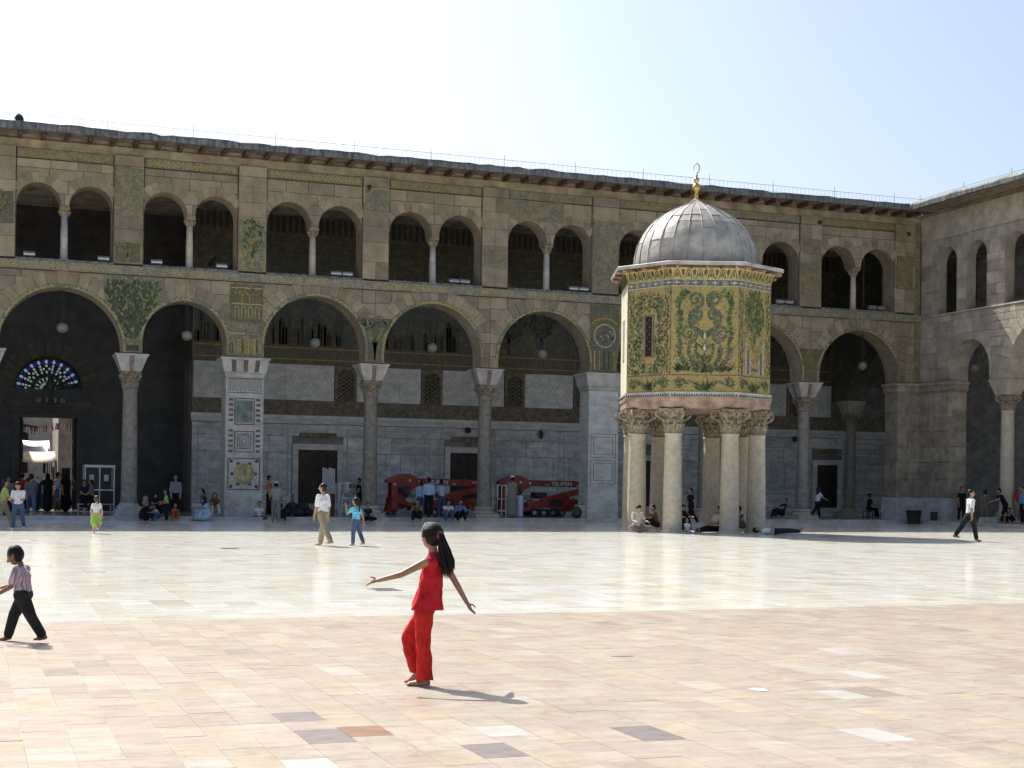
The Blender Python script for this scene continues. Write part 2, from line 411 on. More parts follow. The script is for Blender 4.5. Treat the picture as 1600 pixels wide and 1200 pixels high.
# ------------------------------------------------------------------ ornament drawn with thin inlays
def frame2d(O, T, N): 
    O, T, N = Vector(O), Vector(T), Vector(N); Z = Vector((0, 0, 1))
    return lambda u, w, off=.004: O + T * u + Z * w + N * off
def leaf(mb, fr, u, w, a, L, wd, mi, off=.006):
    c, s = math.cos(a), math.sin(a)
    pr = [(0, 0), (.25, .5), (.55, .42), (1, 0), (.55, -.42), (.25, -.5)]
    mb.poly([fr(u + c * L * p - s * wd * q, w + s * L * p + c * wd * q, off) for p, q in pr], mi)
def ribbon(mb, fr, pts, w0, w1, mi, off=.005):
    n = len(pts); A, B = [], []
    for i, (u, w) in enumerate(pts):
        p, q = pts[max(0, i - 1)], pts[min(n - 1, i + 1)]
        dx, dz = q[0] - p[0], q[1] - p[1]; L = math.hypot(dx, dz) or 1
        h = (w0 + (w1 - w0) * i / (n - 1)) / 2
        A.append((u - dz / L * h, w + dx / L * h)); B.append((u + dz / L * h, w - dx / L * h))
    for i in range(n - 1):
        mb.poly([fr(*A[i], off), fr(*A[i + 1], off), fr(*B[i + 1], off), fr(*B[i], off)], mi)
def spiral(cx, cw, r, turns, a0, sgn, n=26):
    return [(cx + r * (1 - .8 * t / n) * math.cos(a0 + sgn * turns * 2 * PI * t / n), cw + r * (1 - .8 * t / n) * math.sin(a0 + sgn * turns * 2 * PI * t / n)) for t in range(n + 1)]
def bez(p0, p1, p2, p3, n=12):
    return [tuple((1 - t) ** 3 * a + 3 * (1 - t) ** 2 * t * b + 3 * (1 - t) * t * t * c + t ** 3 * d for a, b, c, d in zip(p0, p1, p2, p3)) for t in (i / n for i in range(n + 1))]
def scroll_leaves(mb, fr, pts, L, mi, step=2, both=True, off=.007):
    for i in range(1, len(pts) - 1, step):
        dx, dz = pts[i + 1][0] - pts[i - 1][0], pts[i + 1][1] - pts[i - 1][1]; a = math.atan2(dz, dx)
        for s in ((1, -1) if both else (1,)):
            leaf(mb, fr, *pts[i], a + s * R.uniform(.6, 1.1), L * R.uniform(.7, 1.2), L * .42, R.choice(mi), off + R.uniform(0, .002))
def tree(mb, fr, u, w, H, Wd, mi, trunk=2, n=150, gap=.3):
    ribbon(mb, fr, [(u, w), (u + .02, w + H * .2), (u, w + H * .55)], Wd * .13, Wd * .05, trunk)
    for k in range(9):
        a = PI / 2 + (k - 4) * .28
        ribbon(mb, fr, bez((u, w + H * .22), (u, w + H * .4), (u + math.cos(a) * Wd * .3, w + H * (.45 + .1 * math.sin(a))), (u + math.cos(a) * Wd * .52, w + H * (.5 + .42 * math.sin(a) * .9)), 6), Wd * .05, Wd * .015, trunk)
    for _ in range(n):
        t = R.random(); z = gap + (1 - gap) * t
        hw = Wd * .5 * math.sin(PI * min(1, max(.08, (1 - t) * .85 + .12))) ** .7
        leaf(mb, fr, u + R.uniform(-1, 1) * hw, w + H * z, R.uniform(.2, PI - .2), H * .12, H * .05, R.choice(mi), .008 + R.uniform(0, .003))
# materials used by inlay meshes, in this order
INL = ['in_green', 'in_light', 'in_dark', 'in_blue', 'in_white', 'in_gold', 'in_ochre', 'in_wine']
# ------------------------------------------------------------------ columns
def capital_mesh(name, r, H, top, mat):
    m = MB()
    m.lathe([(r * 1.02, 0), (r * 1.1, .03), (r, .06), (r * 1.02, H * .3), (r * 1.15, H * .6), (r * 1.5, H * .86), (r * 1.5, H * .88)], 20)
    for tier, (z0, hh, outw, n, ph) in enumerate(((.05, .38, .16, 8, 0), (.05, .64, .24, 8, PI / 8), (.40, .45, .30, 8, 0))):
        for k in range(n):
            a = ph + 2 * PI * k / n; ca, sa = math.cos(a), math.sin(a); rows = []
            wd = r * (.62 if tier < 2 else .34)
            for i in range(7):
                t = i / 6
                rr = r * (1.04 + .12 * t) + r * outw * 2.2 * max(0, t - .55) ** 1.2 * 1.9
                z = H * (z0 + hh * (t if t < .85 else .85 - (t - .85) * .9))
                hw = wd * .5 * (1 - .25 * t - (.45 if i == 6 else 0)) * (1 + .18 * (i % 2))
                row = []
                for q, bulge in ((-1, -.02), (-.5, .02), (0, .05), (.5, .02), (1, -.02)):
                    x_, y_ = rr + r * bulge * 2, hw * q
                    row.append((x_ * ca - y_ * sa, x_ * sa + y_ * ca, z))
                rows.append(row)
            m.grid(rows, 0, False)
    for k in range(4):                                              # corner volutes
        a = PI / 4 + k * PI / 2; c, s = math.cos(a), math.sin(a)
        pts = []
        for i in range(15):
            t = i / 14; th = -PI / 2 + t * 2.1 * PI * 1.2; q = H * .14 * (1 - .7 * t)
            rr = top * 1.18 + q * math.cos(th); z = H * .78 + q * math.sin(th)
            pts.append((rr * c, rr * s, z))
        m.tube([(r * 1.1 * c, r * 1.1 * s, H * .45)] + pts, [H * .05] + [H * .06 * (1 - .4 * i / 14) for i in range(15)], 6)
    ab = []
    for k in range(4):
        for t in range(6):
            a0 = -PI / 4 + k * PI / 2; u = t / 6
            p0 = (math.cos(a0) * top * 1.36, math.sin(a0) * top * 1.36); p1 = (math.cos(a0 + PI / 2) * top * 1.36, math.sin(a0 + PI / 2) * top * 1.36)
            dn = math.sin(PI * u) * top * .16; am = a0 + PI / 4
            ab.append((p0[0] + (p1[0] - p0[0]) * u - math.cos(am) * dn, p0[1] + (p1[1] - p0[1]) * u - math.sin(am) * dn))
    m.prism(ab, H * .88, H, 0, 'z')
    for k in range(4): m.ell((math.cos(k * PI / 2) * top * .86, math.sin(k * PI / 2) * top * .86, H * .93), (.055, .055, .055), 8, 5)
    return m.mesh(name, [mat])
def shaft_mesh(name, r0, r1, H, mat):
    m = MB(); n = 10
    prof = [(r0 * 1.12, 0), (r0 * 1.12, .05), (r0, .12)] + [(r0 + (r1 - r0) * (i / n) ** 1.6, .12 + (H - .22) * i / n) for i in range(n + 1)] + [(r1 * 1.1, H - .06), (r1 * 1.1, H)]
    m.lathe(prof, 26)
    return m.mesh(name, [mat], True)
def impost_mesh(name, b, t, H, dep_b, dep_t):
    """flared marble block with a red stripe let into each face"""
    m = MB()
    def ring(w, d, z): return [(-w, -d, z), (w, -d, z), (w, d, z), (-w, d, z)]
    k = m.grid([ring(b, dep_b, 0), ring(t, dep_t, H - .07), ring(t + .03, dep_t + .03, H - .07), ring(t + .03, dep_t + .03, H)])
    m.f.append((k + 3, k + 2, k + 1, k)); m.m.append(0); m.f.append((k + 12, k + 13, k + 14, k + 15)); m.m.append(0)
    return m
IMP = impost_mesh('impost', .40, .64, .70, .40, .60).mesh('impost', ['white_marble'])
IMP_PLAIN = IMP.copy(); IMP_PLAIN.materials[0] = MATS['stone_b']
sm = MB()
for s in (-1, 1):
    for ax in (0, 1):
        d0, d1 = (.403, .603) if ax == 0 else (.403, .643)
        q = [(-.085, s * d0, .004), (.085, s * d0, .004), (.105, s * d1, .625), (-.105, s * d1, .625)]
        if ax: q = [(y, x, z) for x, y, z in q]
        sm.poly(q)
STRIPES = []
for q_ in range(4):
    s1 = MB(); s1.poly(sm.v[q_ * 4:q_ * 4 + 4]); STRIPES.append(s1.mesh('stripe', ['red_marble']))
CAP_A = capital_mesh('capital', .285, .72, .40, 'capital')
SH_A = shaft_mesh('shaft', .325, .285, 4.70, 'shaft_grey')
SH_C = shaft_mesh('shaft', .325, .285, 4.70, 'shaft_cream')
def base_mesh(stepped):
    m = MB()
    if stepped:
        m.box(-.62, -.62, 0, .62, .62, .26); m.box(-.54, -.54, .262, .54, .54, .42); m.box(-.46, -.46, .422, .46, .46, .56); m.lathe([(.42, .56), (.42, .62), (.36, .68)], 24)
    else:
        m.box(-.56, -.56, 0, .56, .56, .34); m.lathe([(.52, .34), (.54, .38), (.52, .44), (.42, .47), (.40, .52), (.45, .55), (.44, .60), (.36, .66)], 24)
    return m.mesh('base', ['white_marble' if stepped else 'shaft_cream'])
BASE1, BASE2 = base_mesh(True), base_mesh(False)
def column(root, x, y, stepped=False, cream=False, plain=False):
    c = link('column', None, root, (x, y, 0))
    link('base', BASE1 if stepped else BASE2, c, (0, 0, .0))
    link('shaft', SH_C if cream else SH_A, c, (0, 0, .66)); link('capital', CAP_A, c, (0, 0, 5.36))
    link('impost_block', IMP_PLAIN if plain else IMP, c, (0, 0, 6.08)); [] if plain else [link('stripe', q_, c, (0, 0, 6.08)) for q_ in STRIPES]
    return c
def stone_poly(root, name, poly, y0, y1, mat, store):
    store.append((area(poly), name, poly, y0, y1, mat))
def flush(root, store, limit=300, stuff='stonework'):
    """the largest pieces become parts of their own, the rest one joined part for each name"""
    for nm in sorted({s[1] for s in store}):
        L = sorted([s for s in store if s[1] == nm], key=lambda s: -s[0])
        for a, n_, poly, y0, y1, mat in L[:limit]:
            b = MB(); b.prism(poly, y0, y1); build(b, n_, mat, root)
        rest = MB(); mt = None
        for a, n_, poly, y0, y1, mat in L[limit:]: rest.prism(poly, y0, y1); mt = mat
        if rest.f: build(rest, nm + 's', mt, root, kind='stuff')
def shrink(p, g):
    cx = sum(q[0] for q in p) / len(p); cz = sum(q[1] for q in p) / len(p)
    out = []
    for u, w in p:
        du, dw = cx - u, cz - w
        out.append((u + max(-g, min(g, du)), w + max(-g, min(g, dw))))
    return out
def ashlar(root, store, x0, x1, z0, z1, discs, mat, name='wall_stone', ch=(.42, .62), cw=(.7, 1.35), y=(-.0, .05), holes=()):
    z = z0
    while z < z1 - .1:
        h = R.uniform(*ch)
        if z + h > z1 - .25: h = z1 - z
        x = x0
        while x < x1 - .05:
            w = R.uniform(*cw)
            if x + w > x1 - .35: w = x1 - x
            ps = [[(x, z), (x + w, z), (x + w, z + h), (x, z + h)]]
            for c in discs: ps = [q for p in ps for q in clip_disc(p, *c)]
            for p in ps:
                cx = sum(q[0] for q in p) / len(p); cz = sum(q[1] for q in p) / len(p)
                if any(a < cx < b and c < cz < d for a, b, c, d in holes): continue
                if area(p) > .02: stone_poly(root, name, shrink(p, .011), y[0] + R.uniform(-.008, .008), y[1], mat, store)
            x += w
        z += h
def voussoirs(root, store, cx, cz, r0, r1, n, a0, a1, mat, y=(-.028, .05)):
    for k in range(n):
        t0, t1 = a0 + (a1 - a0) * k / n + .005, a0 + (a1 - a0) * (k + 1) / n - .005
        rr = r1 + R.uniform(-.07, .05)
        tt = [t0 + (t1 - t0) * i / 3 for i in range(4)]
        p = [(cx + r0 * math.cos(t), cz + r0 * math.sin(t)) for t in tt] + [(cx + rr * math.cos(t), cz + rr * math.sin(t)) for t in tt[::-1]]
        stone_poly(root, 'voussoir', p, y[0] + R.uniform(-.008, .008), y[1], mat, store)
def arch_notch(c, h, zs, n=18):
    return [(c - h * math.cos(PI * i / n), zs + h * math.sin(PI * i / n)) for i in range(n + 1)]
def chain(mb, fr, x0, x1, z0, z1, step, mi=5, off=.006):
    """gold lozenge chain along a band"""
    n = max(1, round((x1 - x0) / (step * .72))); st = (x1 - x0) / n; t = .026
    zm = (z0 + z1) / 2
    for i in range(n):
        a = x0 + st * i; b = a + st; m_ = (a + b) / 2
        if R.random() < .06: continue
        for q in ([(a, zm), (m_, z1)], [(m_, z1), (b, zm)], [(b, zm), (m_, z0)], [(m_, z0), (a, zm)]):
            ribbon(mb, fr, q, t, t, mi, off)
        leaf(mb, fr, m_ - .03, zm, 0, .06, .06, mi, off)
FA = frame2d((0, 0, 0), (1, 0, 0), (0, -1, 0))
# ------------------------------------------------------------------ the long portico
A = thing('west_portico', 'long two-storey arcaded stone portico with mosaics and overhanging eaves behind the courtyard', 'building')
ARCH = [(-7.0, 2.17, 7.3), (-1.54, 1.7, 7.33), (3.34, 2.38, 6.93), (8.22, 1.7, 7.33), (13.68, 2.18, 7.37), (18.92, 2.2, 7.3), (24.17, 2.2, 7.25), (29.95, 2.2, 7.25), (35.3, 2.2, 7.2), (40.73, 2.25, 7.15)]
EDGE = [-9.6, -4.05, .58, 6.1, 10.71, 16.28, 21.55, 27.1, 32.6, 37.98, 44.3]
UP = [(-8.9, -4.75), (-3.6, .12), (1.57, 5.26), (6.52, 10.29), (11.56, 15.63), (16.88, 21.06), (22.37, 26.37), (27.79, 31.9), (33.0, 37.25), (38.54, 42.67)]
ZT = 15.15
store = []
for i, (c, h, zs) in enumerate(ARCH):
    xl, xr = EDGE[i], EDGE[i + 1]
    b = MB()
    b.prism([(xl, 6.80), (c - h, 6.80)] + arch_notch(c, h, zs) + [(c + h, 6.80), (xr, 6.80), (xr, 10.0), (xl, 10.0)], .03, 1.08); b.m[0] = 1
    build(b, 'spandrel_wall', ['stone', 'mortar'], A)
    a, d = UP[i]
    r = (d - a - .34) / 4; c1, c2 = a + r, d - r; zs2 = 13.46 - r
    pl = (UP[i - 1][1] + a) / 2 if i else a - .6
    pr = (d + UP[i + 1][0]) / 2 if i < len(UP) - 1 else 44.3
    b = MB()
    b.prism([(pl, 10.4), (a, 10.4)] + arch_notch(c1, r, zs2, 14) + arch_notch(c2, r, zs2, 14) + [(d, 10.4), (pr, 10.4), (pr, ZT), (pl, ZT)], .03, .95); b.m[0] = 1
    build(b, 'gallery_wall', ['stone', 'mortar'], A)
    # gallery colonnette
    k = link('colonnette', None, A, ((a + d) / 2, .42, 10.4))
    m = MB(); m.lathe([(.19, 0), (.19, .08), (.15, .14), (.145, 1.0), (.125, zs2 - 10.4 - .42)], 16)
    build(m, 'shaft', R.choice(['shaft_cream', 'shaft_grey', 'white_marble']), k, True)
    m = MB(); m.lathe([(.13, 0), (.16, .1), (.19, .22), (.21, .26)], 12); m.box(-.2, -.3, .26, .2, .3, .36); m.box(-.17, -.38, .362, .17, .44, .418)
    for q in range(8):
        t = q * PI / 4; m.tube([(.15 * math.cos(t), .15 * math.sin(t), .05), (.19 * math.cos(t), .19 * math.sin(t), .17), (.25 * math.cos(t), .25 * math.sin(t), .24)], [.03, .04, .02], 5)
    build(m, 'capital', 'capital', k, loc=(0, 0, zs2 - 10.4 - .42))
    # stonework of the bay
    n = 15 if h > 2 else 12
    if i >= 1:
        discs = [(c, zs, h + .01)] + ([(ARCH[i - 1][0], ARCH[i - 1][2], ARCH[i - 1][1] + .01)]) + ([(ARCH[i + 1][0], ARCH[i + 1][2], ARCH[i + 1][1] + .01)] if i < 9 else [])
        holes = [(q[0] - q[1], q[0] + q[1], 6, q[2]) for q in ARCH]
        ashlar(A, store, xl, xr, 7.9, 9.96, discs, 'stone', holes=holes)
        for (ja, jb) in ((xl, c - h), (c + h, xr)):
            ashlar(A, store, ja, jb, 6.82, 7.9, discs, 'stone', cw=(.5, 1.1), holes=holes)
        voussoirs(A, store, c, zs, h + .16, h + .68, n, .42, PI - .42, 'stone')
        ashlar(A, store, a - .02, d + .02, zs2, 14.38, [(c1, zs2, r + .01), (c2, zs2, r + .01)], 'stone', holes=[(a + .3, d - .3, 10, zs2)])
        voussoirs(A, store, c1, zs2, r + .012, r + .42, 7, .75, PI - .5, 'stone'); voussoirs(A, store, c2, zs2, r + .012, r + .42, 7, .5, PI - .75, 'stone')
        # pilaster left of the bay
        z = 10.42
        p0, p1 = UP[i - 1][1] + .05, a - .05
        while z < 14.36:
            hh = R.uniform(.5, .95)
            if z + hh > 14.1: hh = 14.38 - z
            for (u0, u1) in ([(p0, p1)] if R.random() < .5 else [(p0, (p0 + p1) / 2), ((p0 + p1) / 2, p1)]):
                stone_poly(A, 'pilaster_stone', [(u0 + .006, z + .006), (u1 - .006, z + .006), (u1 - .006, z + hh - .006), (u0 + .006, z + hh - .006)], -.09 + R.uniform(-.01, .01), .04, 'stone', store)
            z += hh
        b = MB(); b.box(p0, -.13, 14.39, p1, .04, 14.80); build(b, 'pilaster_block', 'stone', A)
    # arch border of gold and green glass, set round the opening
    b = MB()
    aa = [PI * q / 28 for q in range(29)]
    b.prism([(c - (h + .004) * math.cos(t), zs + (h + .004) * math.sin(t)) for t in aa] + [(c - (h + .155) * math.cos(t), zs + (h + .155) * math.sin(t)) for t in aa[::-1]], -.03, .04)
    bo = build(b, 'arch_border', 'mosaic_border', A)
    b = MB(); fr = lambda u, w, off=.006: Vector((u, -.03 - off, w))
    nn = int(PI * h / .2); mid = h + .08
    for q in range(nn):
        if R.random() < .13 or math.sin(q * .31 + i) > .82: continue
        t0, t1 = PI * q / nn, PI * (q + 1) / nn; tm = (t0 + t1) / 2
        P2 = lambda t, rr: (c - rr * math.cos(t), zs + rr * math.sin(t))
        ribbon(b, fr, [P2(t0, mid - .06), P2(tm, mid + .06)], .04, .04, 0); ribbon(b, fr, [P2(tm, mid + .06), P2(t1, mid - .06)], .04, .04, 0)
        leaf(b, fr, *P2(tm, mid - .05), PI - tm + PI / 2 - PI / 2, .05, .05, 0)
    build(b, 'gold_zigzag', 'in_gold', bo, kind='stuff')
    # sill under the gallery openings
    b = MB(); b.box(a - .05, -.16, 10.34, d + .05, .9, 10.42); build(b, 'sill', 'lead_dark', A)
z = 10.42
while z < 14.36:                                                    # pilaster in the inner corner
    hh = R.uniform(.45, .8)
    if z + hh > 14.1: hh = 14.78 - z
    for u0, u1 in ((42.71, 43.3), (43.3, 43.89)): stone_poly(A, 'pilaster_stone', [(u0 + .007, z + .007), (u1 - .007, z + .007), (u1 - .007, z + hh - .007), (u0 + .007, z + hh - .007)], -.05 + R.uniform(-.01, .01), .04, 'stone', store)
    z += hh
# string course and frieze
b = MB(); b.box(-9.6, -.12, 9.98, 44.24, .04, 10.34); build(b, 'string_course', 'mosaic_band', A)
b = MB()
fs = frame2d((0, -.12, 0), (1, 0, 0), (0, -1, 0))
for x0, x1 in ((-4, 5.6), (7.6, 10.3), (11.3, 14.2), (16.2, 19.5), (20.5, 22.6), (23.5, 25.8)): chain(b, fs, x0, x1, 10.04, 10.29, .27)
build(b, 'gold_chain', 'in_gold' if 0 else INL, A, kind='stuff')
b = MB(); b.box(-9.6, -.02, 14.80, 44.24, .04, ZT); build(b, 'cornice_plaster', 'plaster', A)
for i, (a, d) in enumerate(UP):
    b = MB(); b.box(a, -.06, 14.42, d, .04, 14.78); f = build(b, 'frieze', 'mosaic_dull', A)
    if i in (2, 3, 4, 5, 7, 9):
        b = MB(); chain(b, frame2d((0, -.06, 0), (1, 0, 0), (0, -1, 0)), a + .1, d - .1, 14.48, 14.72, .26, 5 if i in (3, 4) else 6); build(b, 'gold_chain', INL, f, kind='stuff')
# mosaic survivals on the wall
def patch(name, poly, y, mat): 
    b = MB(); b.prism(poly, y, y + .06); return build(b, name, mat, A)
def rect(x0, x1, z0, z1, j=.0): return [(x0, z0), (x1, z0 + R.uniform(-j, j)), (x1, z1), ((x0 + x1) / 2, z1 + R.uniform(-j, j)), (x0, z1)]
def spandrel(i, z0, z1, hw, mat, y=-.045):
    p = [[(EDGE[i] - hw, z0), (EDGE[i] + hw, z0), (EDGE[i] + hw, z1), (EDGE[i] - hw, z1)]]
    for q in (i - 1, i):
        c, h, zs = ARCH[q]; p = [r_ for k in p for r_ in clip_disc(k, c, zs, h + .16)]
    p = sorted(p, key=area)[-1]
    lo, hi = ARCH[i - 1][0] + ARCH[i - 1][1] + .05, ARCH[i][0] - ARCH[i][1] - .05
    p = [(max(lo, min(hi, u)) if w < 7.3 else u, w) for u, w in p]
    return patch('mosaic_panel', p, y, mat)
fp = frame2d((0, -.045, 0), (1, 0, 0), (0, -1, 0))
sp1 = spandrel(3, 6.86, 9.9, 1.15, 'mosaic_mixed')
b = MB(); ribbon(b, fp, [(6.12, 7.1), (6.14, 7.8), (6.1, 8.3)], .2, .14, 1)
for q in range(7): ribbon(b, fp, bez((6.12, 8.0), (6.1, 8.4), (6.1 + (q - 3) * .2, 8.5), (6.1 + (q - 3) * .3, 9.2)), .07, .03, 1)
for q in range(620):
    z = R.uniform(7.5, 9.72); hw = min(1.0, .22 + max(0, z - 7.6) * .52) if z > 7.9 else .2
    leaf(b, fp, 6.12 + R.uniform(-hw, hw) - .04, z - .1, R.uniform(.5, 2.6), .24, .11, R.choice((0, 2, 2, 0, 2, 2, 1)), .006 + R.uniform(0, .004))
b.box(5.86, -.06, 6.9, 6.36, -.046, 7.12, 2); build(b, 'tree_mosaic', INL, sp1, kind='stuff')
sp2 = spandrel(5, 6.86, 8.75, .95, 'mosaic_green')
b = MB()
for q in range(9): ribbon(b, fp, bez((16.28, 6.95), (16.28, 7.6), (16.28 + (q - 4) * .05, 8.0), (16.28 + (q - 4) * .19, 8.65)), .07, .04, R.choice((1, 1, 6, 0)))
for q in range(60): leaf(b, fp, 16.28 + R.uniform(-.7, .7), R.uniform(8.2, 8.6), R.uniform(.5, 2.6), .16, .06, R.choice((2, 3, 0)))
build(b, 'palm_mosaic', INL, sp2, kind='stuff')
patch('mosaic_panel', rect(10.02, 11.42, 6.9, 7.75, .1), -.05, 'mosaic_mixed')
b = MB()
for q in range(16): b.box(10.05 + q * .085, -.062, 7.0, 10.09 + q * .085, -.051, 7.0 + R.uniform(.4, .72), R.choice((5, 5, 2, 6)))
build(b, 'building_mosaic', INL, A, kind='stuff')
pv = patch('mosaic_panel', rect(10.05, 11.4, 8.35, 9.85), -.05, 'mosaic_green')
b = MB(); fq = frame2d((0, -.05, 0), (1, 0, 0), (0, -1, 0))
for z in (9.05, 9.72): ribbon(b, fq, [(10.1, z), (11.35, z)], .045, .045, 5)
for q in range(4):
    xx = 10.25 + q * .28
    ribbon(b, fq, [(xx, 8.45)] + [(xx + .08 - .08 * math.cos(t * PI / 6), 8.85 + .1 * math.sin(t * PI / 6)) for t in range(7)] + [(xx + .16, 8.45)], .035, .035, 5)
ribbon(b, fq, [(10.55, 9.1), (10.55, 9.4), (10.7, 9.5), (10.85, 9.4), (10.85, 9.1)], .05, .05, 6)
for q in range(40): leaf(b, fq, R.uniform(10.15, 11.25), R.uniform(9.4, 9.68), R.uniform(0, 3), .1, .05, R.choice((5, 6, 0)))
build(b, 'pavilion_mosaic', INL, pv, kind='stuff')
for x0, x1, z0, z1, mt, y in [(5.34, 6.42, 12.3, 14.3, 'mosaic_dull', -.11), (5.36, 6.36, 10.45, 11.25, 'mosaic_green', -.11), (10.38, 11.45, 10.45, 12.55, 'mosaic_mixed', -.11), (.2, 1.45, 11.7, 13.0, 'mosaic_green', -.11), (21.2, 22.25, 11.3, 12.1, 'mosaic_dull', -.11), (26.45, 27.7, 10.45, 13.75, 'mosaic_dull', -.11), (37.35, 38.45, 10.95, 12.5, 'mosaic_dull', -.11), (37.4, 38.4, 13.0, 13.6, 'mosaic_dull', -.11), (42.8, 43.7, 11.6, 13.2, 'mosaic_dull', -.11), (42.9, 43.4, 7.0, 9.0, 'mosaic_dull', -.05), (22.3, 25.0, 13.5, 14.4, 'mosaic_dull', -.05), (15.75, 16.8, 13.4, 14.3, 'mosaic_dull', -.105)]:
    pp = patch('mosaic_panel', rect(x0, x1, z0, z1, .06), y - .012, mt)
    if mt != 'mosaic_dull':
        b = MB(); fr = frame2d((0, y - .012, 0), (1, 0, 0), (0, -1, 0)); tree(b, fr, (x0 + x1) / 2, z0 + .05, (z1 - z0) * .95, (x1 - x0) * .8, (0, 2, 1, 0), 6, 70); build(b, 'tree_mosaic', INL, pp, kind='stuff')
spandrel(4, 7.9, 8.3, .6, 'mosaic_dull'); spandrel(9, 6.86, 8.4, .9, 'mosaic_green')
pn = spandrel(7, 6.86, 9.9, .72, 'mosaic_green')
b = MB()
ribbon(b, fp, [(27.1 + .52 * math.cos(t * PI / 12), 8.5 + .52 * math.sin(t * PI / 12)) for t in range(25)], .05, .05, 4)
for q in range(30): leaf(b, fp, 27.1 + R.uniform(-.4, .4), 8.5 + R.uniform(-.35, .3), R.uniform(0, 6), .14, .07, R.choice((3, 4, 3)))
for q in range(5): ribbon(b, fp, [(26.6 + q * .24, 6.95), (26.6 + q * .24, 7.8)], .07, .07, R.choice((6, 2, 5)))
ribbon(b, fp, [(27.1 + .65 * math.cos(t), 8.9 + .4 * math.sin(t)) for t in (.4, .9, 1.4, 1.9, 2.4, 2.8)], .1, .1, 6)
build(b, 'medallion_mosaic', INL, pn, kind='stuff')
# strip running up the inner corner
b = MB(); b.box(43.9, -.04, 7.0, 44.2, .03, 14.9); build(b, 'corner_strip', 'mosaic_dull', A)
for xc in (-9.6, .58, 6.1, 16.28, 21.55, 32.6, 37.98): column(A, xc, .53, xc < 7)
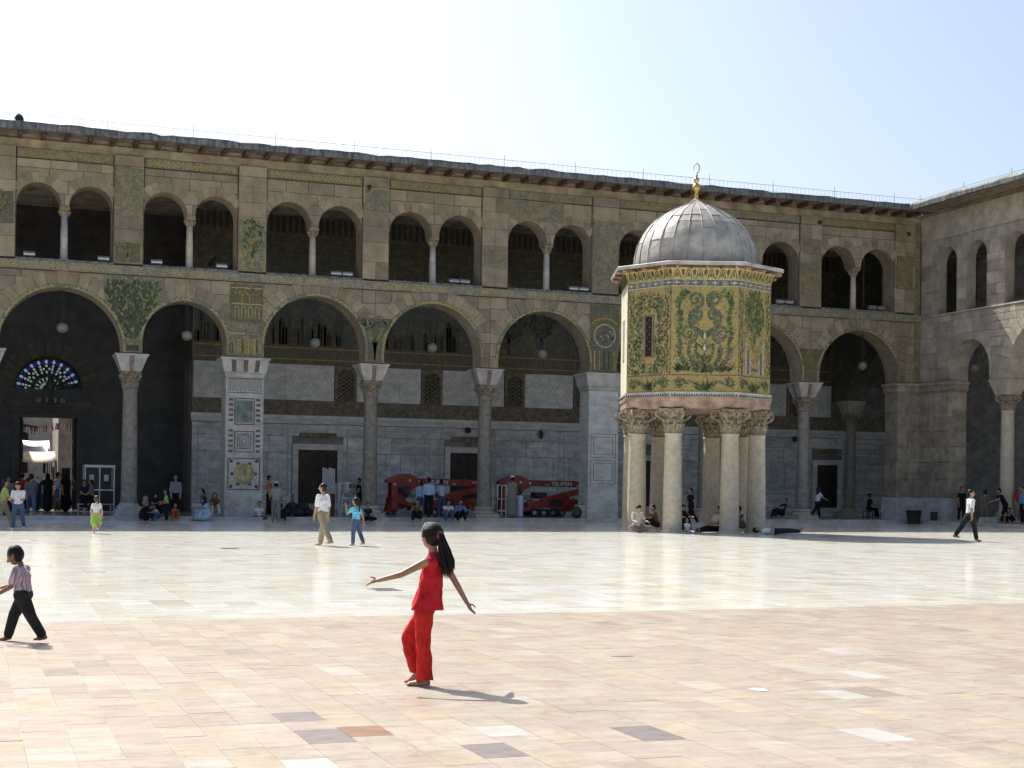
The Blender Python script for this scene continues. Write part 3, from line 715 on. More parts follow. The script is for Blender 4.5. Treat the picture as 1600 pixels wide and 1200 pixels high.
# piers
def pier(x0, x1, plain):
    p = link('pier', None, A)
    b = MB(); b.box(x0, .0, 0, x1, 1.06, 6.0); build(b, 'core', 'white_marble' if not plain else 'marble_pale', p)
    b = MB(); c = (x0 + x1) / 2; hw = (x1 - x0) / 2
    def rg(w, d, z): return [(c - w, -d, z), (c + w, -d, z), (c + w, 1.06 + d, z), (c - w, 1.06 + d, z)]
    b.grid([rg(hw + .002, .002, 5.98), rg(hw + .04, .04, 6.02), rg(hw + .04, .04, 6.14), rg(hw + .1, .1, 6.2), rg(hw + .2, .2, 6.72), rg(hw + .24, .24, 6.72), rg(hw + .24, .24, 6.80), rg(.1, -.4, 6.80)])
    build(b, 'impost', 'white_marble', p)
    fr = frame2d((0, 0, 0), (1, 0, 0), (0, -1, 0)); b = MB()
    if not plain:
        for s in (-.46, 0, .46): b.poly([(c + s - .09, -.104, 6.21), (c + s + .09, -.104, 6.21), (c + s * 1.1 + .1, -.203, 6.70), (c + s * 1.1 - .1, -.203, 6.70)], 7)
        b.box(x0 + .06, -.012, 5.36, x1 - .06, .0, 5.92, 4)
        for q in range(17):
            for w in range(7):
                leaf(b, fr, x0 + .12 + q * .084, 5.43 + w * .075 + (.037 if q % 2 else 0) - .03, PI / 2, .06, .055, 2 if (q + w) % 3 else 7, .014)
        b.box(x0 + .06, -.014, 5.33, x1 - .06, 0, 5.36, 2); b.box(x0 + .06, -.014, 5.92, x1 - .06, 0, 5.95, 2)
        for s in (-1, 1):
            for q in range(11):
                z = 2.85 + q * .215
                if abs(z - 3.98) < .1: continue
                b.box(c + s * .57 - .09, -.010, z, c + s * .57 + .09, 0, z + .1, 7)
        for z0, z1, w in ((4.0, 5.12, .42), (2.85, 3.74, .42), (1.28, 2.62, .68)):
            for k_ in ((c - w, z0, c + w, z0 + .04), (c - w, z1 - .04, c + w, z1), (c - w, z0 + .04, c - w + .04, z1 - .04), (c + w - .04, z0 + .04, c + w, z1 - .04)): b.box(k_[0], -.02, k_[1], k_[2], 0, k_[3], 7)
        build(b, 'inlay_border', INL, p, kind='stuff')
        q = MB(); q.box(c - .34, -.012, 4.1, c + .34, 0, 5.02); build(q, 'green_marble_panel', 'marble_green', p)
        q = MB(); q.box(c - .29, -.012, 2.98, c + .29, 0, 3.62); build(q, 'geometric_panel', 'marble_vein', p)
        b = MB(); fr2 = frame2d((0, -.012, 0), (1, 0, 0), (0, -1, 0))
        for k_ in range(8):
            a = k_ * PI / 4
            for rr in (.1, .2, .28): ribbon(b, fr2, [(c + rr * math.cos(a), 3.3 + rr * math.sin(a)), (c + (rr + .03) * math.cos(a + .5), 3.3 + (rr + .03) * math.sin(a + .5)), (c + rr * math.cos(a + .78), 3.3 + rr * math.sin(a + .78))], .022, .022, 2)
        for e in ((c - .29, 2.98, c + .29, 3.0), (c - .29, 3.6, c + .29, 3.62), (c - .29, 2.98, c - .27, 3.62), (c + .27, 2.98, c + .29, 3.62)): b.box(e[0], -.016, e[1], e[2], -.012, e[3], 2)
        for k_ in range(12):
            a = k_ * PI / 6; leaf(b, fr, c + .42 * math.cos(a), 1.95 + .42 * math.sin(a), a, .17, .17, 4 if k_ % 2 else 7, .006)
        for sx in (-1, 1):
            for sz in (-1, 1): leaf(b, fr, c + sx * .47, 1.95 + sz * .47, math.atan2(sz, sx), .2, .14, 2, .006)
        build(b, 'star_inlay', INL, p, kind='stuff')
        q = MB(); q.prism([(c + .44 * math.cos(t * PI / 14), 1.95 + .44 * math.sin(t * PI / 14)) for t in range(28)], -.014, 0); build(q, 'gold_disc', 'marble_gold', p)
    else:
        for z0, z1 in ((4.2, 5.85), (2.95, 4.0), (1.75, 2.8)):
            if z0 > 4.1: continue
            for w in (.62, .48):
                for e in ((c - w, z0 + .6 - w, c + w, z0 + .62 - w), (c - w, z1 - .62 + w, c + w, z1 - .6 + w), (c - w, z0 + .6 - w, c - w + .02, z1 - .6 + w), (c + w - .02, z0 + .6 - w, c + w, z1 - .6 + w)): b.box(e[0], -.012, e[1], e[2], 0, e[3], 3)
        build(b, 'panel_moulding', INL, p, kind='stuff')
        q = MB(); q.box(x0 - .02, -.025, 0, x1 + .02, 1.08, 1.28); build(q, 'plinth', 'marble_pale', p)
pier(9.92, 11.5, False); pier(-4.85, -3.25, False); pier(26.37, 27.85, True)
# corner pier: rough eroded blocks on a marble plinth
cp = link('corner_pier', None, A)
b = MB(); b.box(43.05, .06, 0, 45.3, 1.05, 6.4); b.box(44.33, -2.3, 0, 45.3, .06, 6.4); build(b, 'core', 'stone_rough', cp)
z = 1.28
while z < 6.3:
    h = R.uniform(.75, 1.05)
    if z + h > 6.1: h = 6.42 - z
    def blk(x0, y0, x1, y1):
        q = MB(); q.box(x0 + .008, y0 + .008, z + .008, x1 - .008, y1 - .008, z + h - .008)
        q.v = [(a + R.uniform(-.02, .02), d + R.uniform(-.02, .02), e + R.uniform(-.015, .015)) for a, d, e in q.v]
        build(q, 'pier_block', 'stone_rough', cp)
    k = R.uniform(.5, .8)
    blk(42.98, .0, 43.2, 1.05); blk(43.0, -.03, 43.0 + k, .1); blk(43.0 + k, -.02, 44.27, .1)
    k = R.uniform(.7, 1.5); blk(44.24, -k, 44.5, .08); blk(44.25, -2.36, 44.5, -k)
    blk(44.3, -2.38, 45.28, -2.2)
    z += h
b = MB(); b.prism([(42.88, -.13), (44.13, -.13), (44.13, -2.5), (45.36, -2.5), (45.36, 1.1), (42.88, 1.1)], 0, 1.27, 0, 'z'); build(b, 'plinth', 'marble_blue', cp)
b = MB()
for (z0, z1, e) in ((6.42, 6.5, .02), (6.5, 6.78, .11), (6.78, 6.92, .2)):
    b.prism([(42.98 - e, -.03 - e), (44.25 - e, -.03 - e), (44.25 - e, -2.38 - e), (45.3, -2.38 - e), (45.3, 1.1), (42.98 - e, 1.1)], z0, z1 - .003, 0, 'z')
build(b, 'capital_moulding', 'stone_rough', cp)
# roof, eaves and railing (shared by both wings; local x along the wall, y into the building)
RAFT = MB(); RAFT.box(-.075, -.92, .0, .075, .25, .05); RAFT.box(-.035, -.92, .05, .035, .25, .13); RAFT.box(-.075, -.92, .13, .075, .25, .18)
RAFT.box(-.09, -.955, -.01, .09, -.922, .05); RAFT.box(-.09, -.955, .13, .09, -.922, .19)
RAFTM = RAFT.mesh('rafter', ['wood_red'])
def eaves(root, x0, x1, depth, ov=0.0):
    x = x0 + .3 if not ov else x1
    while x < x1 - .2:
        link('rafter', RAFTM, root, (x, 0, 15.13)); x += .89
    b = MB()
    for q in range(8 + int(ov / .118)): b.box(x0, -.93 - ov + q * .118, 15.335 + .004 * (q % 2), x1, -.93 - ov + q * .118 + .112, 15.36)
    build(b, 'soffit_boards', 'soffit', root)
    b = MB(); b.box(x0, -.985 - ov, 15.295, x1, -.935 - ov, 15.36); build(b, 'fascia', 'wood_red', root)
    b = MB(); n = int((x1 - x0) / .45); rows = []
    for i in range(n + 1):
        x = x0 + (x1 - x0) * i / n; j, k, l_ = R.gauss(0, .012), R.gauss(0, .02), R.gauss(0, .012)
        rows.append([(x, -.96 - ov + l_, 15.30 + j), (x, -1.03 - ov + l_, 15.31 + j), (x, -1.05 - ov + l_, 15.5 + k), (x, -1.0 - ov, 15.60 + k), (x, -.6 - ov, 15.64), (x, depth, 15.66), (x, depth, 15.37), (x, -.96 - ov, 15.37)])
    b.grid(rows, 0)
    build(b, 'lead_roof', 'lead_dark', root)
def railing(x0, x1, y, parent_rot, origin, label, name='roof_railing'):
    t = thing(name, label, 'railing', origin, parent_rot)
    b = MB(); b.box(x0, y - .008, 16.03, x1, y + .008, 16.045); b.box(x0, y - .006, 15.74, x1, y + .006, 15.75); build(b, 'rail', 'rail_steel', t)
    b = MB(); n = int((x1 - x0) / .22)
    for i in range(n):
        x = x0 + (x1 - x0) * i / n; b.box(x - .004, y - .004, 15.64, x + .004, y + .004, 16.03)
    build(b, 'balusters', 'rail_steel', t, kind='stuff')
    for i in range(int((x1 - x0) / 3.4) + 1):
        b = MB(); x = x0 + 3.4 * i; b.box(x - .009, y - .009, 15.6, x + .009, y + .009, 16.25); build(b, 'post', 'rail_steel', t)
eaves(A, -12, 44.2, 9.6)
b = MB(); b.box(-12, .1, 15.15, 45.4, .9, 15.36); build(b, 'wall_plate', 'plaster', A)
railing(-12, 44.4, -.35, 0, (0, 0, 0), 'thin steel railing along the roof edge of the long portico')
# ceiling and back wall
b = MB(); b.box(-12, .96, 14.38, 44.3, 8, 14.5); b.box(-3, 8, 14.38, 9.64, 10.5, 14.5); build(b, 'ceiling', 'plaster', A)
for i in range(19):
    b = MB(); x = -11 + i * 3; b.box(x, .97, 14.30, x + .2, 7.98, 14.378); build(b, 'ceiling_beam', 'soffit', A)
YB = 8.0
b = MB(); b.box(9.64, YB, 0, 53.2, YB + .6, 14.7); b.box(-12, YB, 0, -3, YB + .6, 14.7)
b.box(9.6, YB + .6, 0, 10.2, 13, 14.7); b.box(-3.5, YB + .6, 0, -3, 13, 14.7); build(b, 'back_wall', 'marble_dark', A)
DOORS = [(14.69, 16.6, 3.2), (22.32, 24.2, 3.2), (32.4, 33.6, 3.0), (43.4, 44.7, 2.95)]
WINS = [12.3, 16.97, 21.33, 25.7, 29.47, 33.6, 37.8, 42.0]
bst = []
holes = [(a - .28, b_ + .28, 0, h + .3) for a, b_, h in DOORS]
for z0, z1, cw in ((.62, 1.3, (1.4, 2.6)), (1.3, 3.05, (.7, 1.6)), (3.05, 3.85, (1.2, 2.6)), (3.85, 4.42, (1.6, 3.0))):
    segs, x = [], 9.66
    for a, b_, h in DOORS:
        if h + .3 > z0: segs.append((x, a - .3)); x = b_ + .3
    segs.append((x, 53.0))
    for s0, s1 in segs: ashlar(A, bst, s0, s1, z0, z1, [], 'marble_blue', 'marble_panel', (z1 - z0, z1 - z0 + .001), cw, (YB - .03, YB + .02))
flush(A, store); flush(A, bst)
b = MB(); b.box(9.66, 7.45, .16, 53, 7.99, .40); b.box(9.66, 7.72, .402, 53, 7.985, .61); build(b, 'wall_step', 'marble_blue', A)
b = MB(); b.box(9.6, 7.86, 4.44, 53, 8.0, 4.52); b.box(9.6, 7.9, 4.522, 53, 8.0, 4.70); b.box(9.6, 7.95, 4.702, 53, 8.0, 4.84); build(b, 'cornice', 'marble_pale', A)
b = MB(); b.box(9.66, 7.96, 4.86, 53, 8.0, 5.53); build(b, 'inscription_band', 'band_brown', A)
fb = frame2d((0, 7.955, 0), (1, 0, 0), (0, -1, 0))
EDG = [9.14] + WINS + [44.8]
for e0, e1 in zip(EDG, EDG[1:]):
    s0, s1 = e0 + .56, e1 - .56; npan = max(1, round((s1 - s0) / 1.08))
    for q in range(npan):
        x, x1 = s0 + (s1 - s0) * q / npan, s0 + (s1 - s0) * (q + 1) / npan
        b = MB(); b.box(x + .006, 7.955, 5.57, x1 - .006, 8.0, 7.27); p = build(b, 'marble_panel', 'marble_pale', A)
        b = MB(); c = (x + x1) / 2; hw = (x1 - x) / 2 - .08
        for k in (1, .62): ribbon(b, fb, [(c - hw * k, 6.42), (c, 6.42 + .78 * k), (c + hw * k, 6.42), (c, 6.42 - .78 * k), (c - hw * k, 6.42)], .05, .05, 0)
        build(b, 'diamond_inlay', 'marble_vein', p, kind='stuff')
for c in WINS:
    wo = link('window', None, A, (c, 0, 0))
    b = MB(); r = .40
    b.prism([(-.54, 5.55), (.54, 5.55), (.54, 7.28), (-.54, 7.28), (-.54, 5.60), (-r, 5.62)] + [(-r * math.cos(t * PI / 12), 6.72 + r * math.sin(t * PI / 12)) for t in range(13)] + [(r, 5.62), (-.535, 5.60)], 7.88, 8.0)
    build(b, 'frame', 'band_brown', wo)
    b = MB()
    for k in range(-6, 13):
        for s in (1, -1):
            q = [(u, z) for u, z in ((-.4, 5.62 + k * .2), (.4, 5.62 + k * .2 + s * .55))]
            ribbon(b, lambda u, w_, off=0: Vector((u, 7.92 + .006 * s, max(5.6, min(7.12, w_)))), q, .035, .035, 0)
    for k in range(4):
        for q in range(8): 
            ribbon(b, lambda u, w_, off=0: Vector((u, 7.925, max(5.6, min(7.12, w_)))), [(-.3 + .2 * k + .09 * math.cos(t * PI / 4), 5.72 + q * .19 + .09 * math.sin(t * PI / 4)) for t in range(9)], .022, .022, 0)
    build(b, 'lattice', 'band_brown', wo, kind='stuff')
    b = MB(); b.box(-.42, 7.97, 5.6, .42, 7.998, 7.15); build(b, 'void_backing', 'dark_void', wo)  # near-black sheet painted as the unlit void behind the lattice
for a, d, h in DOORS:
    do = link('door', None, A, ((a + d) / 2, 0, 0)); hw = (d - a) / 2
    b = MB(); b.box(-hw - .28, 7.88, .6, -hw, 7.99, h + .28); b.box(hw, 7.88, .6, hw + .28, 7.99, h + .28); b.box(-hw, 7.885, h, hw, 7.99, h + .28); build(b, 'frame', 'marble_pale', do)
    for s in (-1, 1):
        b = MB(); x0, x1 = (-hw, -.01) if s < 0 else (.01, hw); b.box(x0, 7.94, .62, x1, 7.985, h)
        for k in range(4):
            for q in range(2):
                w = (x1 - x0) / 2; b.box(x0 + q * w + .06, 7.92, .72 + k * (h - .7) / 4, x0 + (q + 1) * w - .06, 7.94, .62 + (k + .88) * (h - .7) / 4)
        build(b, 'door_leaf', 'wood_dark', do)
    b = MB(); b.box(-hw + .05, 7.93, h + .55, hw - .05, 7.97, h + .82); build(b, 'inscription_plate', 'band_brown', do)
FX = [9.8] + [v for a, d, h in DOORS for v in (a - .35, d + .35)] + [52]
for x0, x1 in zip(FX[0::2], FX[1::2]):
    nn = max(1, round((x1 - x0) / 4.3))
    for q in range(nn):
        u0, u1 = x0 + (x1 - x0) * q / nn + .12, x0 + (x1 - x0) * (q + 1) / nn - .12
        for (e, z0, z1, w) in ((0, .95, 4.2, .05), (.45, 1.45, 3.55, .07)):
            b = MB(); a_, d_ = u0 + e, u1 - e
            if d_ - a_ < .5: continue
            b.box(a_, 7.94, z0, d_, 7.97, z0 + w); b.box(a_, 7.94, z1 - w, d_, 7.97, z1); b.box(a_, 7.94, z0 + w + .001, a_ + w, 7.97, z1 - w - .001); b.box(d_ - w, 7.94, z0 + w + .001, d_, 7.97, z1 - w - .001)
            build(b, 'panel_frame', 'marble_pale' if e else 'marble_vein', A)
# mosaic on the upper back wall
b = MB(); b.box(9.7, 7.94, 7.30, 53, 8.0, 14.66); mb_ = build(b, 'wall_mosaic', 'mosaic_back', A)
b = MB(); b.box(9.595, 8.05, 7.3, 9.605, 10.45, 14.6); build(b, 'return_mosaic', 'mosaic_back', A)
fm = frame2d((0, 7.94, 0), (1, 0, 0), (0, -1, 0)); b = MB()
for z in (7.52, 8.06, 11.9, 12.5, 13.0, 13.45): ribbon(b, fm, [(9.7, z), (44.2, z)], .05, .05, 5 if z < 9 else 6)
x = 9.8
while x < 44: ribbon(b, fm, [(x, 7.54), (x, 8.04)], .035, .035, 6); x += .17
x = 9.8
while x < 44: ribbon(b, fm, [(x + .1 * math.cos(t), 7.42 + .07 * math.sin(t)) for t in (0, 1, 2, 3, 4, 5, 6.28)], .03, .03, 6); x += .36
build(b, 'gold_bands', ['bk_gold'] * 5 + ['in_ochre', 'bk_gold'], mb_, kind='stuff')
b = MB(); x = 10.6
while x < 44:
    k = R.random()
    if k < .55: tree(b, fm, x, 8.2, R.uniform(2.4, 3.4), R.uniform(1.4, 2.0), (1, 2, 2, 1), 4, 130)
    else:
        for q in range(12):
            w, h = R.uniform(.10, .26), R.uniform(.3, 1.5); u = x - .9 + q * .15
            b.poly([fm(u, 8.2, .008), fm(u + w, 8.2, .008), fm(u + w, 8.2 + h, .008), fm(u + w / 2, 8.35 + h, .008), fm(u, 8.2 + h, .008)], R.choice((3, 4, 2, 1)))
    x += R.uniform(1.6, 2.2)
for _ in range(60): leaf(b, fm, R.uniform(10, 44), R.uniform(10.6, 11.7), R.uniform(.5, 2.5), .7, .28, R.choice((2, 4, 0, 1)), .009)
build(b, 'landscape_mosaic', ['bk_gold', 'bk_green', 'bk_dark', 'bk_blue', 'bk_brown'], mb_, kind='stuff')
b = MB(); x = 9.9
while x < 44: b.box(x, 7.9, 13.55, x + .13, 7.94, 14.3); x += .3
build(b, 'wooden_frieze', 'wood_dark', A, kind='stuff')
# transverse arch that closes the far corner of the portico
b = MB(); b.prism([(1.05, 6.42), (1.4, 6.42)] + [(4.0 - 2.55 * math.cos(PI * t / 14), 6.5 + 2.55 * math.sin(PI * t / 14)) for t in range(15)] + [(6.6, 6.42), (7.98, 6.42), (7.98, 14.6), (1.05, 14.6)], 44.32, 45.2, 0, 'x'); build(b, 'transverse_wall', 'mosaic_back', A)
cc = column(A, 44.75, 6.75, plain=True); cc.scale = (.9, .9, .945)
b = MB(); b.prism([(8, 5.9), (8.2, 5.9)] + [(3.6 - 2.6 * math.cos(PI * t / 14) if 0 else 4.6 - 3.2 * math.cos(PI * t / 14), 6.6 + 3.2 * math.sin(PI * t / 14)) for t in range(0)] + [(8.2, 14.6), (8, 14.6)], 9.62, 9.9, 0, 'x')
# ------------------------------------------------------------------ gate in the middle of the portico
YG = 10.5
b = MB()
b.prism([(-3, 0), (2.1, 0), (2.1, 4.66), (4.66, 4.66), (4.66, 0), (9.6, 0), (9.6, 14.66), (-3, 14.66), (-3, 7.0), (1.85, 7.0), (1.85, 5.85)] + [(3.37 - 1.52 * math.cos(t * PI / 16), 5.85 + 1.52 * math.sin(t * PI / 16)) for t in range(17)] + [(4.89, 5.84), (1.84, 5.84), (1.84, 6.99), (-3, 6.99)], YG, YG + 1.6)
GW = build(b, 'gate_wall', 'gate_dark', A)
for k in range(15):                                                # striped arch stones round the fanlight
    t0, t1 = PI * k / 15 + .01, PI * (k + 1) / 15 - .01
    b = MB(); b.prism([(3.37 - 1.56 * math.cos(t0), 5.85 + 1.56 * math.sin(t0)), (3.37 - 1.56 * math.cos(t1), 5.85 + 1.56 * math.sin(t1)), (3.37 - 2.25 * math.cos(t1), 5.85 + 2.25 * math.sin(t1)), (3.37 - 2.25 * math.cos(t0), 5.85 + 2.25 * math.sin(t0))], YG - .06, YG)
    build(b, 'voussoir', 'mortar' if k % 2 else 'gate_dark', GW)
gate = link('gate_door', None, A, (3.38, YG, 0))
b = MB(); b.box(-1.75, -.16, 4.72, 1.75, 0, 5.0); b.box(-1.9, -.24, 5.002, 1.9, 0, 5.3); b.box(-1.26, -.05, 4.5, 1.26, .3, 4.72); build(b, 'lintel', 'gate_dark', gate)
for s in (-1, 1):
    b = MB(); b.box(s * 1.27, -.1, .17, s * 1.62, .02, 4.7); build(b, 'jamb', 'gate_dark', gate)
    b = MB(); b.box(s * 1.24, .3, .2, s * 1.13, 1.5, 4.6); 
    for k in range(4): b.box(s * 1.13, .4, .4 + k * 1.05, s * 1.10, 1.4, 1.25 + k * 1.05)
    build(b, 'door_leaf', 'wood_dark', gate)
def glass(name, col):
    m = bpy.data.materials.new(name); m.use_nodes = True; n, l = m.node_tree.nodes, m.node_tree.links
    t = n.new('ShaderNodeBsdfTransparent'); t.inputs[0].default_value = (*col, 1); g_ = n['Principled BSDF']; g_.inputs['Base Color'].default_value = (*[c * .3 for c in col], 1); g_.inputs['Roughness'].default_value = .1
    x = n.new('ShaderNodeMixShader'); x.inputs[0].default_value = .12
    l.new(t.outputs[0], x.inputs[1]); l.new(g_.outputs[0], x.inputs[2]); l.new(x.outputs[0], n['Material Output'].inputs[0]); MATS[name] = m
glass('glass_blue', (.03, .10, .40)); glass('glass_green', (.01, .10, .03)); glass('glass_white', (.42, .50, .58)); glass('glass_red', (.10, .01, .01)); glass('window_glass', (.75, .8, .8))
fan = link('fanlight', None, A, (3.37, YG + .8, 5.85))
b = MB(); n = 32
def pane(poly, mat):
    q = MB(); q.prism(poly, -.012, .012); build(q, 'glass_pane', mat, fan)
b.prism([(-1.53, 0), (1.53, 0)] + [(1.53 * math.cos(PI * t / n), 1.53 * math.sin(PI * t / n)) for t in range(n + 1)], .03, .05)
cut = []
def ring_leaf(a, r0, r1, w, mat):
    c, s = math.cos(a), math.sin(a); L = r1 - r0
    p = [(r0 + L * t, w * q) for t, q in ((0, 0), (.3, .4), (.6, .5), (.85, .32), (1, 0), (.85, -.32), (.6, -.5), (.3, -.4))]
    poly = [(x * c - y * s, x * s + y * c) for x, y in p]
    if min(y for x, y in poly) > .02: pane(poly, mat)
RR = [.22, .40, .60, .76, .92, 1.06, 1.20, 1.43]
for i in range(7):
    ns = 18 if i < 2 else 24
    for j in range(ns):
        t0, t1 = PI * j / ns, PI * (j + 1) / ns; g0, g1 = t0 + (t1 - t0) * .08, t1 - (t1 - t0) * .08; r0, r1 = RR[i] + .01, RR[i + 1] - .01; tm = (t0 + t1) / 2
        col = ('glass_white', 'glass_white' if j % 2 else 'glass_green', 'glass_green', 'glass_green' if j % 2 else 'glass_white', 'glass_white' if j % 3 else 'glass_red', 'glass_red' if j % 2 else 'glass_white', 'glass_blue' if j % 2 else 'glass_white')[i]
        if i == 6 and j % 2: poly = [(1.31 * math.cos(tm) + .098 * math.cos(q), 1.31 * math.sin(tm) + .098 * math.sin(q)) for q in [k * PI / 4 for k in range(8)]]
        else: poly = [(r0 * math.cos(tm), r0 * math.sin(tm)), ((r0 + r1) / 2 * math.cos(g0), (r0 + r1) / 2 * math.sin(g0)), (r1 * math.cos(g0 * .6 + tm * .4), r1 * math.sin(g0 * .6 + tm * .4)), (r1 * math.cos(g1 * .6 + tm * .4), r1 * math.sin(g1 * .6 + tm * .4)), ((r0 + r1) / 2 * math.cos(g1), (r0 + r1) / 2 * math.sin(g1))]
        pane(poly, col)
        # plaster tracery that fills the rest of the cell
        cell = [(RR[i] * math.cos(t0), RR[i] * math.sin(t0)), (RR[i + 1] * math.cos(t0), RR[i + 1] * math.sin(t0)), (RR[i + 1] * math.cos(t1), RR[i + 1] * math.sin(t1)), (RR[i] * math.cos(t1), RR[i] * math.sin(t1))]
        cut.append((cell, poly))
b = MB()                                                            # dark tracery: thin bars between the panes, solid rim
for k in range(n):
    t0, t1 = PI * k / n, PI * (k + 1) / n
    b.prism([(1.43 * math.cos(t0), 1.43 * math.sin(t0)), (1.55 * math.cos(t0), 1.55 * math.sin(t0)), (1.55 * math.cos(t1), 1.55 * math.sin(t1)), (1.43 * math.cos(t1), 1.43 * math.sin(t1))], -.05, .05)
b.box(-1.55, -.05, -.06, 1.55, .05, .02)
b.prism([(.24 * math.cos(PI * t / 10), .24 * math.sin(PI * t / 10)) for t in range(11)], -.02, .02)
def ray_out(cell, poly):
    cx = sum(p[0] for p in poly) / len(poly); cz = sum(p[1] for p in poly) / len(poly)
    def hit(a):
        d = (math.cos(a), math.sin(a)); best = 9
        for i in range(4):
            p, q = cell[i], cell[(i + 1) % 4]; ex, ez = q[0] - p[0], q[1] - p[1]; det = d[0] * -ez + ex * d[1]
            if abs(det) < 1e-9: continue
            s_ = ((p[0] - cx) * -ez + ex * (p[1] - cz)) / det; u_ = (d[0] * (p[1] - cz) - d[1] * (p[0] - cx)) / det
            if s_ > 0 and -.001 <= u_ <= 1.001: best = min(best, s_)
        return (cx + d[0] * best, cz + d[1] * best) if best < 9 else None
    pts = list(poly) + [(p[0], p[1]) for p in cell]
    ang = sorted({round(math.atan2(p[1] - cz, p[0] - cx), 4) for p in pts})
    def inner(a):
        d = (math.cos(a), math.sin(a)); best = 9; n = len(poly)
        for i in range(n):
            p, q = poly[i], poly[(i + 1) % n]; ex, ez = q[0] - p[0], q[1] - p[1]; det = d[0] * -ez + ex * d[1]
            if abs(det) < 1e-9: continue
            s_ = ((p[0] - cx) * -ez + ex * (p[1] - cz)) / det; u_ = (d[0] * (p[1] - cz) - d[1] * (p[0] - cx)) / det
            if s_ > 0 and -.001 <= u_ <= 1.001: best = min(best, s_)
        return (cx + d[0] * best, cz + d[1] * best) if best < 9 else None
    for a0, a1 in zip(ang, ang[1:] + [ang[0] + 2 * PI]):
        o0, o1, i0, i1 = hit(a0), hit(a1), inner(a0), inner(a1)
        if o0 and o1 and i0 and i1: b.poly([(i0[0], 0, i0[1]), (o0[0], 0, o0[1]), (o1[0], 0, o1[1]), (i1[0], 0, i1[1])])
for cell, poly in cut: ray_out(cell, poly)
build(b, 'tracery', 'iron', fan)
# ------------------------------------------------------------------ the side portico on the right
B = thing('north_portico', 'weathered grey stone arcade that meets the long portico at the corner', 'building', (44.26, 0, 0), -PI / 2)
BAR = [(3.83, 1.47, 7.35), (9.0, 2.35, 7.0), (14.9, 2.35, 7.0)]
BED = [2.36, 5.97, 11.95, 17.8]
BW = [2.08, 4.3, 7.05, 9.3, 12.2, 14.5, 17.0]
st2 = []
for i, (c, h, zs) in enumerate(BAR):
    xl, xr = BED[i], BED[i + 1]
    b = MB(); b.prism([(xl if i else 0.0, 6.93 if i == 0 else 6.8), (c - h, 6.93 if i == 0 else 6.8)] + arch_notch(c, h, zs) + [(c + h, 6.8), (xr, 6.8), (xr, 10.2), (xl if i else 0.0, 10.2)], .03, 1.1); build(b, 'spandrel_wall', 'stone_b', B)
    ds = [(q[0], q[2], q[1] + .01) for q in BAR]; hl = [(q[0] - q[1], q[0] + q[1], 6, q[2]) for q in BAR]
    if i: 
        ashlar(B, st2, xl - .6, xr - .6, 7.9, 10.15, ds, 'stone_b', ch=(.3, .45), cw=(.4, .9), y=(-.01, .05), holes=hl)
        voussoirs(B, st2, c, zs, h + .01, h + .62, 16, .3, PI - .3, 'stone_b', (-.035, .05))
    else:
        ashlar(B, st2, .05, xr - .6, 7.0, 10.15, ds, 'stone_b', ch=(.55, .8), cw=(.9, 1.6), y=(.012, .05), holes=hl)
b = MB(); pts = [(0.0, 10.2)]
for c in BW: pts += [(c - .74, 10.2)] + arch_notch(c, .74, 12.7, 12) + [(c + .74, 10.2)]
b.prism(pts + [(19, 10.2), (19, ZT), (0.0, ZT)], .03, .55); build(b, 'gallery_wall', 'stone_b', B)
for k in range(len(BW) + 1):
    x0 = BW[k - 1] + .74 if k else .04; x1 = BW[k] - .74 if k < len(BW) else 19
    ashlar(B, st2, x0, x1, 10.24, 12.7, [], 'stone_b', ch=(.4, .7), cw=(.5, .9), y=(.005, .05))
ashlar(B, st2, .04, 19, 12.7, 13.9, [(c, 12.7, .75) for c in BW], 'stone_b', ch=(.45, .6), cw=(.7, 1.4), y=(.01, .05))
b = MB(); b.box(.03, .0, 13.92, 19, .04, ZT); build(b, 'upper_plaster', 'stone_b', B)
b = MB(); b.box(.03, -.05, 10.16, 19, .05, 10.235); build(b, 'string_course', 'stone_b', B)
flush(B, st2)
for u in (5.97, 11.95, 17.8): column(B, u, .55, False, True, True)
eaves(B, 0.0, 19, 9.5, .4)
b = MB(); b.box(-.04, .06, 15.15, 19, .5, 15.355); build(b, 'wall_plate', 'plaster', B)
b = MB(); b.box(-.09, -.25, 14.9, .0, .5, 15.34); build(b, 'corner_block', 'plaster', B)
railing(.35, 19, -.35, -PI / 2, (44.26, 0, 0), 'thin steel railing along the roof edge above the grey side arcade', 'roof_railing')
b = MB(); b.box(-8, 8.7, 0, 19, 9.3, 14.7); build(b, 'back_wall', 'marble_blue', B)
b = MB(); b.box(0.05, 1.02, 14.65, 19, 8.7, 14.75); b.box(-8, .9, 14.65, 0.05, 8.7, 14.75); build(b, 'ceiling', 'plaster', B)
for u in (-1.5, 4.6, 10):
    d = link('door', None, B, (u, 0, 0))
    b = MB(); b.box(-.95, 8.58, .17, -.6, 8.69, 3.3); b.box(.6, 8.58, .17, .95, 8.69, 3.3); b.box(-.6, 8.585, 2.95, .6, 8.69, 3.3); build(b, 'frame', 'marble_pale', d)
    b = MB(); b.box(-.6, 8.64, .17, .6, 8.69, 2.95); build(b, 'door_leaf', 'dark_void', d)
    b = MB(); b.box(-.7, 8.62, 3.6, .7, 8.68, 3.95); build(b, 'inscription_plate', 'band_brown', d)
for u in (1.7, 7.2):
    p = link('pilaster', None, B, (u, 0, 0)); b = MB(); b.box(-.3, 8.4, .17, .3, 8.69, 5.4); b.box(-.38, 8.3, 5.4, .38, 8.69, 5.8); build(b, 'shaft', 'stone_b', p)
